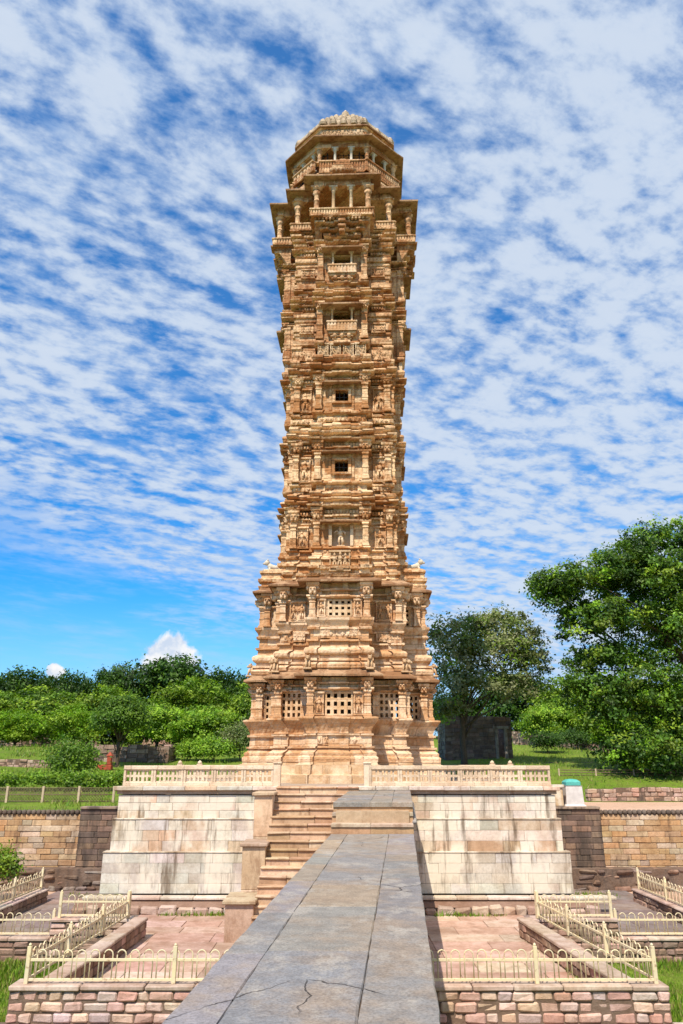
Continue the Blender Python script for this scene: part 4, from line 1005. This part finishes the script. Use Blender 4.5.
# --- storey 9: octagonal pavilion
def oct_rows(rows, mb, jit=.012): rings(mb, rows, lambda A: octa(A, A * .47), jit, .5)
s = storey()
oct_rows([(31.0, 3.3), (31.15, 3.3), (31.2, 3.14), (31.6, 3.12), (31.64, 3.22), (31.8, 3.22), (31.84, 3.1), (32.1, 3.08)], s)
oct_rows([(32.0, 1.9), (34.4, 1.9)], s)
oct_rows([(33.94, 2.72), (33.96, 3.02), (34.16, 3.04), (34.4, 3.0)], s)
o = finish(s, M['stone_high']); A9 = 3.05
def octa_side(k): return k * math.pi / 4
rail = MB(); ribbed(rail, -1.36, 1.36, -.08, .08, 32.06, 32.9, .15, .04)
first = None
for k in range(8):
    if k == 7: continue
    a = k * math.pi / 4; rr = A9 if k % 2 == 0 else A9 * 1.04
    X, Y = math.sin(a) * rr, -math.cos(a) * rr
    if first is None: first = rail.build('railing', M['stone_high'], o, (X, Y, 0), a)
    else: copy_part(first, o, (X, Y, 0), a)
tl = MB(); ribbed(tl, -.9, .9, -.08, .08, 32.4, 33.1, .3, .04)       # the leaning broken seat back on one diagonal side
x_ = tl.build('railing', M['stone_high'], o, (math.sin(-math.pi / 4) * 3.25, -math.cos(math.pi / 4) * 3.25, 0), -math.pi / 4)
cl = col_mb(1.14, .11, True); cs = col_mb(1.14, .085); first = None
for x, y in octa(2.92, 2.92 * .47):
    if first is None: first = cl.build('column', M['stone_high'], o, (x, y, 32.84))
    else: copy_part(first, o, (x, y, 32.84))
first = None
for k in range(8):
    a = k * math.pi / 4
    for q in (-.47, .47):
        x, y = q * math.cos(a) + math.sin(a) * 2.94, q * math.sin(a) - math.cos(a) * 2.94
        if first is None: first = cs.build('column', M['lion'], o, (x, y, 32.84), a)
        else: copy_part(first, o, (x, y, 32.84), a)
b = MB(); b.loft([[(-w, -p, z), (w, -p, z), (w, .2, z), (-w, .2, z)] for w, p, z in ((.75, .02, 32.0), (.78, .14, 32.12), (.6, .16, 32.2), (.62, .2, 32.42), (.4, .18, 32.5), (.42, .22, 32.66), (.12, .16, 32.84))])
for i in range(5): figure(b, -.5 + i * .25, -.12, 32.05, .36)
place(b, 'carved_crest', M['stone_high'], o, mid(-3.16))
bars = MB()
for i in range(9): bars.box(-1.2 + i * .3 - .015, -1.2 + i * .3 + .015, 0, .03, 32.8, 34.0)
for j in range(3): bars.box(-1.25, 1.25, .005, .025, 33.1 + j * .35, 33.13 + j * .35)
first = None
for k in range(8):
    a = k * math.pi / 4; X, Y = math.sin(a) * 2.55, -math.cos(a) * 2.55
    if first is None: first = bars.build('grille', M['dark'], o, (X, Y, 0), a)
    else: copy_part(first, o, (X, Y, 0), a)
b = MB(); oct_rows([(34.40, 2.9), (34.30, 3.5), (34.31, 3.54), (34.40, 3.54), (34.58, 3.2), (34.74, 2.86)], b); b.build('eave', M['eave'], o)
# --- roof: carved drum, upper eave and a stepped pyramid of little turrets
b = MB(); oct_rows([(34.7, 2.92), (34.8, 2.98), (34.86, 2.84), (35.5, 2.80), (35.55, 2.92), (35.64, 2.9)], b); rf = b.build('roof', M['stone'], tower, (0, 0, -BZ))
fz = frieze_mb(2.3, .56, .23); first = None
for k in range(8):
    a = k * math.pi / 4; X, Y = math.sin(a) * 2.82, -math.cos(a) * 2.82
    if first is None: first = fz.build('carved_frieze', M['pale'], rf, (X, Y, 34.9), a)
    else: copy_part(first, rf, (X, Y, 34.9), a)
b = MB(); oct_rows([(35.62, 2.8), (35.56, 2.98), (35.57, 3.02), (35.66, 3.02), (35.8, 2.86), (35.9, 2.7)], b); b.build('eave', M['eave'], rf)
b = MB(); n = 5; rows = []
for i in range(n):
    A = 2.66 * (1 - i / n) + .12; z = 35.86 + i * .66; rows += [(z, A), (z + .40, A - .02), (z + .44, A - .26)]
rows.append((35.86 + n * .66, .2)); oct_rows(rows, b, .02)
for i in range(n):
    A = 2.66 * (1 - i / n) + .10; z = 35.86 + i * .66
    m_ = max(1, n - i)
    for k in range(8):
        a = k * math.pi / 4; hwid = A * .44 if k % 2 == 0 else A * .40
        for j in range(m_ if k % 2 == 0 else max(1, m_ - 2)):
            mm = m_ if k % 2 == 0 else max(1, m_ - 2)
            q = 0 if mm == 1 else -hwid + 2 * hwid * j / (mm - 1)
            x, y = q * math.cos(a) + math.sin(a) * A, q * math.sin(a) - math.cos(a) * A
            sc_ = .24
            b.lathe([(sc_, z - .02), (sc_ * 1.15, z + .14), (sc_ * .9, z + .22), (sc_ * .95, z + .3), (sc_ * .4, z + .46), (.02, z + .54)], x, y, 6, smooth=False)
b.lathe([(.3, 39.1), (.36, 39.3), (.22, 39.44), (.26, 39.58), (.05, 39.9)], 0, 0, 10)
b.build('pyramid', M['grey_stone'], rf)
# ------------------------------------------------------------------ trees, bushes, grass
import numpy as np
TILT = R(18.64)
def at(x, y, Y):
    """point at distance Y on the sight line through a place of the view"""
    e = TILT + math.atan((512 - y) / 750); Z = Y * math.tan(e); dd = Y * math.cos(TILT) + Z * math.sin(TILT)
    return Vector(((x - 341.5) / 750 * dd, Y, Z))
def mpp(Y): return Y * .96 / 750
rng = np.random.default_rng(5)
def leaf_mesh(centers, size, dirs, cols, name, aspect=.55, fold=.25):
    """one folded leaf face (two triangles each side of a rib) per centre"""
    n = len(centers); up = rng.normal(size=(n, 3)); t_ = np.cross(dirs, up); t_ /= np.linalg.norm(t_, axis=1)[:, None] + 1e-9
    w_ = np.cross(dirs, t_); s = size[:, None]
    v = np.stack([centers - t_ * s * .5, centers + w_ * s * aspect * .5 + dirs * s * fold * .5, centers + t_ * s * .5, centers - w_ * s * aspect * .5 + dirs * s * fold * .5], 1).reshape(-1, 3)
    me = bpy.data.meshes.new(name); me.vertices.add(4 * n); me.vertices.foreach_set('co', v.ravel().astype('f4'))
    me.loops.add(6 * n); base = np.arange(n)[:, None] * 4
    me.loops.foreach_set('vertex_index', (base + np.array([0, 1, 2, 0, 2, 3])).ravel().astype('i4'))
    me.polygons.add(2 * n); me.polygons.foreach_set('loop_start', np.arange(0, 6 * n, 3, dtype='i4')); me.polygons.foreach_set('loop_total', np.full(2 * n, 3, 'i4'))
    me.update(calc_edges=True)
    a = me.color_attributes.new('tint', 'FLOAT_COLOR', 'CORNER')
    a.data.foreach_set('color', np.repeat(np.c_[cols, np.ones(n)], 6, 0).ravel().astype('f4')); me.materials.append(M['leaf'])
    return me
def crown(lobes, ncl, per, size, pal, cr, shell=.55, droop=.0, clump_var=.28):
    """leaf clumps through the outer volume of several lobes; returns mesh data and clump centres"""
    L = np.array(lobes, float); wgt = (L[:, 3] * L[:, 4] * L[:, 5]) ** .7; pick_ = rng.choice(len(L), ncl, p=wgt / wgt.sum())
    u = rng.normal(size=(ncl, 3)); u /= np.linalg.norm(u, axis=1)[:, None]; u[:, 2] = np.where(u[:, 2] < -.35, -u[:, 2] * .6, u[:, 2])
    r = shell + (1.04 - shell) * rng.random(ncl) ** .7
    cc = L[pick_, :3] + u * L[pick_, 3:6] * r[:, None] * rng.uniform(.88, 1.12, (ncl, 1))
    P = np.array(pal); cp = P[rng.integers(0, len(P), ncl)] * (1 + rng.uniform(-clump_var, clump_var, (ncl, 1)))
    k = np.repeat(np.arange(ncl), per); n = len(k); csz = cr * rng.uniform(.6, 1.35, ncl)
    off = rng.normal(size=(n, 3)) * np.array([1, 1, .62]) * (csz[k] * .55)[:, None]
    pos = cc[k] + off; pos[:, 2] -= droop * np.abs(off[:, 0])
    nrm = rng.normal(size=(n, 3)) * .7 + u[k] * .6 + np.array([0, -.25, .7]); nrm /= np.linalg.norm(nrm, axis=1)[:, None]
    cols = cp[k] * (1 + rng.uniform(-.25, .25, (n, 1)))
    return leaf_mesh(pos, size * rng.uniform(.6, 1.25, n), nrm, np.clip(cols, .004, .9), 'crown'), cc
def wood(base, cc, r0, split, nlimb, lean=(0, 0), name='trunk'):
    """tapered bending trunk with limbs that run out to leaf clumps"""
    b = MB(); p0 = Vector((0, 0, -.3)); top = Vector((lean[0], lean[1], split))
    pts = [p0.lerp(top, k / 4) + Vector((random.uniform(-.06, .06), random.uniform(-.06, .06), 0)) * (split * .35 if 0 < k < 4 else 0) for k in range(5)]
    b.tube(pts, [r0 * 1.5, r0 * 1.05, r0 * .95, r0 * .88, r0 * .8], 9)
    idx = rng.choice(len(cc), min(nlimb, len(cc)), replace=False)
    for i in idx:
        q = Vector(cc[i]); s_ = pts[random.choice((2, 3, 4, 4, 4))]; m_ = s_.lerp(q, .5) + Vector((random.uniform(-.1, .1), random.uniform(-.1, .1), random.uniform(.02, .16))) * (q - s_).length
        a1 = s_.lerp(m_, .5) + (m_ - s_).length * .06 * Vector((random.uniform(-1, 1), random.uniform(-1, 1), 1))
        rr = r0 * random.uniform(.28, .5); b.tube([s_, a1, m_, m_.lerp(q, .55), q], [rr, rr * .75, rr * .5, rr * .3, rr * .12], 6)
    return b
DEEP = [(.032, .080, .008), (.045, .105, .010), (.062, .130, .012), (.022, .058, .007)]
MIDG = [(0.0976, 0.1848, 0.012), (0.1403, 0.2352, 0.016), (0.0634, 0.1344, 0.01), (0.1891, 0.2744, 0.022)]
BRIGHT = [(0.1586, 0.2934, 0.017), (0.2074, 0.336, 0.022), (0.1122, 0.224, 0.014), (0.2501, 0.3584, 0.032)]
OLIVE = [(.150, .190, .055), (.19, .215, .085), (.110, .160, .036), (.225, .24, .115), (.075, .125, .024)]
def tree(name, label, cat, loc, lobes, ncl, per, size, pal, cr, trunk=None, group=None, shell=.55, rz=0, droop=0, parts=('trunk', 'crown'), cv=.28):
    t_ = thing(name, label, cat, loc, rz, group); me, cc = crown(lobes, ncl, per, size, pal, cr, shell, droop, cv)
    o = bpy.data.objects.new('crown', me); C.objects.link(o); o.parent = t_
    if trunk: wood(loc, cc, *trunk).build('trunk', M['bark'], t_)
    return t_
# three kinds of woodland tree, unit height ~ 8 m, copied and turned
def lobes_round(h, w, n, low=.25):
    out = [(0, 0, h * .60, w * .46, w * .46, h * .36), (0, 0, h * .28, w * .40, w * .40, h * .26)]
    for i in range(n):
        a = 6.283 * i / n + random.uniform(-.4, .4); r = w * random.uniform(.24, .36)
        out.append((r * math.cos(a), r * math.sin(a), h * random.uniform(low, .74), w * random.uniform(.2, .3), w * random.uniform(.2, .3), h * random.uniform(.14, .22)))
    return out
protos = {}
def wood_tree(kind_, x, ytop, wpx, Y, label):
    p = at(x, ytop, Y); g = hz(p.x, Y) - .2; h = p.z - g; w = wpx * mpp(Y); pal, name = {'deep': (DEEP, 'dense_tree'), 'mid': (MIDG, 'broadleaf_tree'), 'bright': (BRIGHT, 'leafy_shrub_tree')}[kind_]
    if kind_ not in protos:
        protos[kind_] = tree(name, label, 'tree', (p.x, Y, g), lobes_round(8, 9, 9, .12), 400, 34, .42, pal, .8, (.22, 2.4, 14), 'trees of the wood on the hillside', .5, cv=.45)
        t_ = protos[kind_]
    else:
        t_ = copy_tree(protos[kind_]); t_.location = (p.x, Y, g); t_['label'] = label; t_.rotation_euler.z = random.uniform(0, 6.28)
    t_.scale = (w / 9, w / 9, h / 8.15)
    return t_
A_ = 'tree of the hillside wood '
for a in [('deep', 172, 650, 92, 92, 'broad dark tree of the hillside wood, tallest of all, under the white cumulus'),
          ('deep', 120, 659, 58, 90, 'dark round tree of the hillside wood just left of the tallest one'),
          ('deep', 28, 664, 74, 92, 'dark spreading tree of the hillside wood second from the left frame edge'),
          ('deep', 74, 667, 52, 90, 'dark narrow tree of the hillside wood under the smaller cumulus'),
          ('deep', 226, 664, 66, 88, 'dark tree of the hillside wood closest to the carved tower'),
          ('deep', -14, 668, 70, 88, 'dark tree of the hillside wood cut by the left frame edge'),
          ('mid', 46, 686, 88, 80, 'mid green bushy tree in front of the wood above the field wall'),
          ('mid', 108, 684, 70, 79, 'mid green bushy tree behind the lone tree by the ruin'),
          ('mid', 5, 690, 70, 78, 'mid green bushy tree by the left frame edge above the field wall'),
          ('mid', 196, 676, 84, 80, 'mid green bushy tree below the tallest dark tree'),
          ('mid', 250, 682, 60, 82, 'mid green bushy tree partly behind the carved tower'),
          ('bright', 160, 700, 62, 72, 'bright green shrubby tree at the wood edge behind the ruined wall'),
          ('bright', 206, 702, 66, 70, 'bright green shrubby tree at the wood edge above the balustrade'),
          ('bright', 78, 702, 56, 72, 'bright green shrubby tree at the wood edge left of the lone tree'),
          ('bright', 20, 706, 64, 72, 'bright green shrubby tree at the wood edge near the left frame edge'),
          ('deep', 512, 668, 70, 92, 'dark tree behind the olive tree and the stone ruin'),
          ('mid', 566, 676, 80, 88, 'mid green tree on the slope between olive tree and large leafy tree'),
          ('bright', 545, 700, 52, 80, 'bright green shrubby tree above the stepped slope wall'),
          ('bright', 600, 702, 64, 80, 'bright green shrubby tree behind the lower boughs of the large leafy tree'),
          ('mid', 650, 690, 90, 88, 'mid green tree far behind the large leafy tree'),
          ('deep', 455, 690, 60, 94, 'dark distant tree just beside the tower behind the ruin')]:
    wood_tree(*a)
# lone tree by the ruin, bushes
p = at(116, 773, 57); g = hz(p.x, 57)
S = mpp(57)
tree('round_tree', 'lone round dark green tree standing in front of the ruined wall', 'tree', (p.x, 57, g), [(0, 0, 3.4, 1.9, 1.9, 1.35), (-.9, 0, 2.9, 1.1, 1.2, .8), (1.0, .2, 3.0, 1.1, 1.2, .85), (.1, 0, 4.2, 1.2, 1.2, .7)], 260, 38, .22, MIDG[:3] + DEEP[2:3], .5, (.13, 1.7, 14), None, .45)
def bush(x, ybase, Y, w, h, pal, label, size=.16, ncl=110, per=34, name='bush', group=None):
    p = at(x, ybase, Y); z = hz(p.x, Y) if Y > 34.2 else p.z
    return tree(name, label, 'bush', (p.x, Y, z - .05), [(0, 0, h * .48, w * .5, w * .45, h * .46), (-w * .24, 0, h * .36, w * .3, w * .3, h * .34), (w * .22, .1, h * .40, w * .3, w * .3, h * .36)], ncl, per, size, pal, w * .16 + .12, (.05, h * .3, 10), group, .4)
bush(69, 783, 47, 2.9, 2.9, MIDG[:3], 'tall dark bush standing among the hedge near the red painted shrine', .17, 170)
bush(240, 752, 62, 3.2, 3.4, OLIVE, 'brownish olive bush beside the tower base on the wooded side', .2, 150)
bush(214, 757, 61, 3.0, 2.2, BRIGHT, 'bright green low bush between the brownish bush and the ruined wall', .2, 120)
bush(190, 757, 62, 2.2, 1.6, BRIGHT, 'smallest bright green bush just past the end of the ruined wall', .18, 90)
bush(99, 783, 46, 1.1, 1.0, BRIGHT, 'small bright round bush close to the platform corner', .12, 60)
bush(548, 752, 66, 2.4, 1.9, DEEP, 'dark bush on the lawn slope beside the stone ruin', .18, 90)
bush(572, 748, 70, 3.0, 2.0, DEEP, 'dark spreading bush under the stepped slope wall', .18, 100)
bush(-10, 886, 30.5, 1.5, 1.5, MIDG, 'green bush growing by the court fence at the left frame edge', .13, 110)
# hedge
hd = thing('hedge', 'long leafy hedge behind the mesh fence on the wooded side', 'hedge', (at(40, 788, 44).x, 44, hz(-18, 44)))
me, cc = crown([(x, random.uniform(-.3, .3), .45, .85, .6, random.uniform(.42, .62)) for x in np.arange(-9, 5.2, 1.0)], 420, 36, .15, MIDG + BRIGHT[:2], .34, .4)
o = bpy.data.objects.new('foliage', me); C.objects.link(o); o.parent = hd
# the olive tree behind the tower and the large leafy tree
p = at(464, 764, 55); g = hz(p.x, 55); s_ = mpp(55)
def lob(ref, x, y, Y, rx, rz_, ry=None):
    q = at(x, y, Y) - Vector(ref); k = mpp(Y); return (q.x, q.y, q.z, rx * k, (ry or rx) * k, rz_ * k)
ref = (p.x, 55, g)
tr_o = tree('olive_tree', 'tall airy olive green tree beside the tower in front of the stone ruin', 'tree', ref,
     [lob(ref, 500, 655, 55, 46, 34), lob(ref, 455, 660, 54, 28, 44), lob(ref, 520, 640, 55, 28, 22), lob(ref, 476, 690, 54, 40, 30), lob(ref, 516, 690, 55, 30, 26), lob(ref, 530, 665, 56, 24, 26), lob(ref, 478, 630, 56, 26, 20), lob(ref, 440, 640, 54, 16, 26), lob(ref, 450, 715, 54, 20, 22), lob(ref, 500, 622, 55, 30, 14)],
     560, 42, .26, OLIVE[:4] + OLIVE[3:4] + MIDG[1:2], .58, (.20, 3.4, 22), None, .35, 0, .1)
rx = at(742, 790, 54).x; ref = (rx, 54, hz(rx, 54) - .1)
big = tree('leafy_tree', 'large dense leafy tree standing on the lawn, cut by the frame edge', 'tree', ref,
     [lob(ref, 640, 585, 53, 62, 46), lob(ref, 582, 582, 52, 46, 18), lob(ref, 562, 600, 52, 26, 26), lob(ref, 545, 580, 52, 22, 10), lob(ref, 600, 625, 52, 46, 34), lob(ref, 665, 545, 53, 48, 28), lob(ref, 625, 562, 52, 34, 24), lob(ref, 700, 640, 53, 85, 95), lob(ref, 650, 700, 51, 58, 44), lob(ref, 600, 660, 52, 36, 24), lob(ref, 640, 752, 50.5, 46, 26), lob(ref, 655, 764, 50.5, 44, 18), lob(ref, 592, 690, 51.5, 30, 26), lob(ref, 552, 592, 52, 26, 22), lob(ref, 690, 740, 51, 50, 44), lob(ref, 606, 712, 51.5, 34, 34), lob(ref, 740, 560, 54, 60, 60)],
     2300, 56, .27, [MIDG[0], MIDG[2], MIDG[3], DEEP[2], DEEP[1], BRIGHT[0], DEEP[0]], .58, (.42, 4.2, 34), None, .28, 0, .15, cv=.55)
# ------------------------------------------------------------------ walls, ruins and fences on the slopes
RB = [(0.24, 0.17, 0.13), (0.29, 0.21, 0.16), (0.18, 0.13, 0.11), (0.34, 0.25, 0.19), (0.27, 0.17, 0.13)]
FB = [(0.52, 0.38, 0.30), (0.58, 0.44, 0.34), (0.46, 0.33, 0.26), (0.60, 0.40, 0.31)]
def field_wall(label, x0, x1, y, ytop, ybot, Y, pal=FB, th=.5, ch=.22, name='field_wall', mat_='ruin', Y2=None, ytop2=None):
    a = at(x0, ybot, Y); q = at(x1, ybot, Y2 or Y); b = MB(); mx, L = along((a.x, a.y), (q.x, q.y))
    zt = at(x0, ytop, Y).z; zb = min(hz(a.x, a.y), hz(q.x, q.y)) - .2; n = max(1, int(L / 1.5)); zt2 = at(x1, ytop2, Y2).z if Y2 else zt
    for i in range(n):
        t0, t1 = L * i / n, L * (i + 1) / n; zz_ = zt + (zt2 - zt) * (i + .5) / n
        courses(b, t1 - t0, zb, zz_ + random.uniform(-.06, .06), th, ch, .22, .6, pal, .02, .03, .02, mx @ Matrix.Translation((t0, random.uniform(-.03, .03), 0)), .04)
    return tag(b.build(name, M[mat_]), label, 'wall')
field_wall('low pink rubble field wall in front of the hillside grass at the left frame edge', -40, 48, 0, 759, 770, 56)
field_wall('long low rubble field wall at the foot of the hillside wood', -40, 97, 0, 735.5, 741, 76)
field_wall('short piece of low rubble wall beyond the lone round tree', 142, 190, 0, 735, 741, 76)
field_wall('low brown stone wall between the reddish earth path and the lawn', 588, 760, 0, 788, 796, 44.2, FB)
field_wall('low rubble wall crossing the lawn under the large leafy tree', 548, 640, 0, 762, 770, 58, RB + FB[:2])
field_wall('stepped rubble wall running down the lawn slope beside the stone ruin', 512, 612, 0, 731, 740, 84, FB + RB[:2], .5, .25, 'field_wall', 'ruin', 66, 748)
def ruin(label, x0, x1, ytop, Y, pal, depth, door=None):
    t_ = thing('stone_ruin', label, 'ruin', (0, 0, 0)); a = at(x0, 765, Y); q = at(x1, 765, Y); zt = at(x0, ytop, Y).z; zb = hz(a.x, Y) - .4; b = MB()
    def run_(xa, xb, z0, z1, mx0): courses(b, xb - xa, z0, z1, .55, .30, .35, .95, pal, .02, .03, .02, mx0 @ Matrix.Translation((xa, 0, 0)), .04)
    mx, L = along((a.x, Y), (q.x, Y))
    if door:
        d0, d1 = [(at(v, 765, Y).x - a.x) for v in door[:2]]; zd = at(x0, door[2], Y).z
        run_(0, d0, zb, zt, mx); run_(d1, L, zb, zt - .1, mx); run_(d0, d1, zd + .18, zt - .05, mx)
        w = MB(); w.cbox(d0 - .15, d1 + .15, -.12, .5, zd, zd + .2, .02, None, mx)
        for v in (d0 + .1, d1 - .1): w.cbox(v - .11, v + .11, -.08, .3, zb, zd, .02, None, mx)
        w.c = [(.40, .34, .28)] * len(w.c); w.build('doorway', M['ruin'], t_)
    else:
        k = 0; x = 0
        while x < L - .1:
            w = min(random.uniform(.8, 1.6), L - x); run_(x, x + w, zb, zt + random.uniform(-.35, .12), mx); x += w
    for pp, qq in (((q.x, Y), (q.x, Y + depth)), ((a.x, Y + depth), (a.x, Y))):
        mx2, L2 = along(pp, qq); run_(.56, L2, zb, zt - .1, mx2)
    b.box(a.x + .5, q.x - .5, Y + depth - .4, Y + depth, zb, zt - .3, (0.2, 0.15, 0.12))
    b.build('masonry', M['ruin'], t_); return t_
ruin('dark roofless stone ruin with pale doorway pillars behind the olive tree', 446, 514, 716, 60, RB, 5, (497, 509, 729))
ruin('long low ruined stone wall with broken top behind the lone round tree', 92, 168, 743, 60, RB + FB[:1], 3)
sh = thing('red_shrine', 'small red painted shrine block at the foot of the lone round tree', 'shrine', (*at(104, 775, 55).xy, hz(at(104, 775, 55).x, 55)))
b = MB(); b.cbox(-.5, .5, -.25, .25, 0, .35, .03); b.build('plinth', M['red'], sh)
b = MB(); b.cbox(.15, .45, -.2, .2, .35, .95, .04); b.loft([[(.1, -.24, .95), (.5, -.24, .95), (.5, .24, .95), (.1, .24, .95)], [(.28, -.03, 1.2), (.32, -.03, 1.2), (.32, .03, 1.2), (.28, .03, 1.2)]]); b.build('niche', M['red'], sh)
def mesh_fence(label, xs_, ybot, ytop, Y, wires=True):
    p0 = at(xs_[0], ybot, Y); zt = at(0, ytop, Y).z; t_ = thing('wire_fence', label, 'fence', (0, Y, 0)); H = zt
    Xs = [at(v, ybot, Y).x for v in xs_]
    for v in Xs:
        b = MB(); g = hz(v, Y); pw = .055 if wires else .045; b.cbox(v - pw, v + pw, -pw, pw, g - .1, H + .08, .01); b.build('post', M['post'], t_)
    b = MB(); z0 = hz(Xs[0], Y) + .06
    for z in (z0, (z0 + H) / 2, H): b.tube([(Xs[0], 0, z), (Xs[-1], 0, z)], .022, 5)
    if wires:
        x = Xs[0]; d_ = H - z0
        while x < Xs[-1] - d_:
            b.tube([(x, 0, z0), (x + d_, 0, H)], .011, 4); b.tube([(x + d_, .02, z0), (x, .02, H)], .011, 4); x += .14
    else:
        x = Xs[0]
        while x < Xs[-1]: b.tube([(x, 0, z0), (x, 0, H)], .009, 4); x += .35
    b.build('wire_mesh', M['wire'], t_)
mesh_fence('rusty mesh fence with tan posts on the grass above the golden wall', [-66, -30, 6, 42, 78, 113], 803, 788, 39)
mesh_fence('thin wire fence with pale posts in front of the lawn below the large leafy tree', [560, 597, 635, 672, 710], 784, 770, 50, False)
# grass: tufts in the sunken strips and on the slopes (nobody could count them)
def grass(name, n, area, h, z, pal):
    x = rng.uniform(area[0], area[1], n); y = rng.uniform(area[2], area[3], n)
    zz_ = np.array([z if z is not None else hz(a, c) for a, c in zip(x, y)]); hh = h * rng.uniform(.45, 1.3, n)
    k = np.array([.5 + noise.noise(Vector((a * .5, c * .5, 8))) for a, c in zip(x, y)]); hh *= np.clip(.4 + k * 1.1, .3, 1.6)
    a = rng.uniform(0, 6.283, n); w = hh * .16; ox, oy = np.cos(a), np.sin(a); bx, by = rng.normal(size=n) * hh * .35, rng.normal(size=n) * hh * .35
    v = np.stack([np.c_[x - ox * w, y - oy * w, zz_ - .02], np.c_[x + ox * w, y + oy * w, zz_ - .02], np.c_[x + bx, y + by, zz_ + hh]], 1).reshape(-1, 3)
    me = bpy.data.meshes.new(name); me.vertices.add(3 * n); me.vertices.foreach_set('co', v.ravel().astype('f4')); me.loops.add(3 * n); me.loops.foreach_set('vertex_index', np.arange(3 * n, dtype='i4'))
    me.polygons.add(n); me.polygons.foreach_set('loop_start', np.arange(0, 3 * n, 3, dtype='i4')); me.polygons.foreach_set('loop_total', np.full(n, 3, 'i4')); me.update(calc_edges=True)
    P = np.array(pal); cols = P[rng.integers(0, len(P), n)] * rng.uniform(.7, 1.3, (n, 1)); at_ = me.color_attributes.new('tint', 'FLOAT_COLOR', 'CORNER')
    at_.data.foreach_set('color', np.repeat(np.c_[cols, np.ones(n)], 3, 0).ravel().astype('f4')); me.materials.append(M['leaf'])
    o = bpy.data.objects.new(name, me); C.objects.link(o); o['kind'] = 'stuff'; return o
GR = [(.125, .235, .016), (.175, .285, .022), (.08, .165, .012), (.23, .29, .045), (.26, .24, .08)]
grass('grass', 16000, (-10.4, -6.7, 14, 24), .12, -5.3, GR); grass('grass', 16000, (6.6, 10.3, 14, 24), .12, -5.3, GR)
for a_ in ((-6.0, -2.9, 27.2, 27.45), (3.0, 5.4, 27.2, 27.45), (-6.0, -5.75, 18.0, 24.0), (5.3, 5.6, 19.0, 24.0), (-10.4, -8.2, 30.8, 31.9), (8.4, 10.4, 30.8, 31.9)): grass('grass', 260, a_, .10, FLOOR, GR)
grass('grass', 16000, (-42, -8.5, 34.6, 62), .17, None, GR); grass('grass', 14000, (9.5, 45, 45.2, 75), .16, None, GR)
grass('grass', 14000, (-45, -12, 60, 84), .22, None, GR)
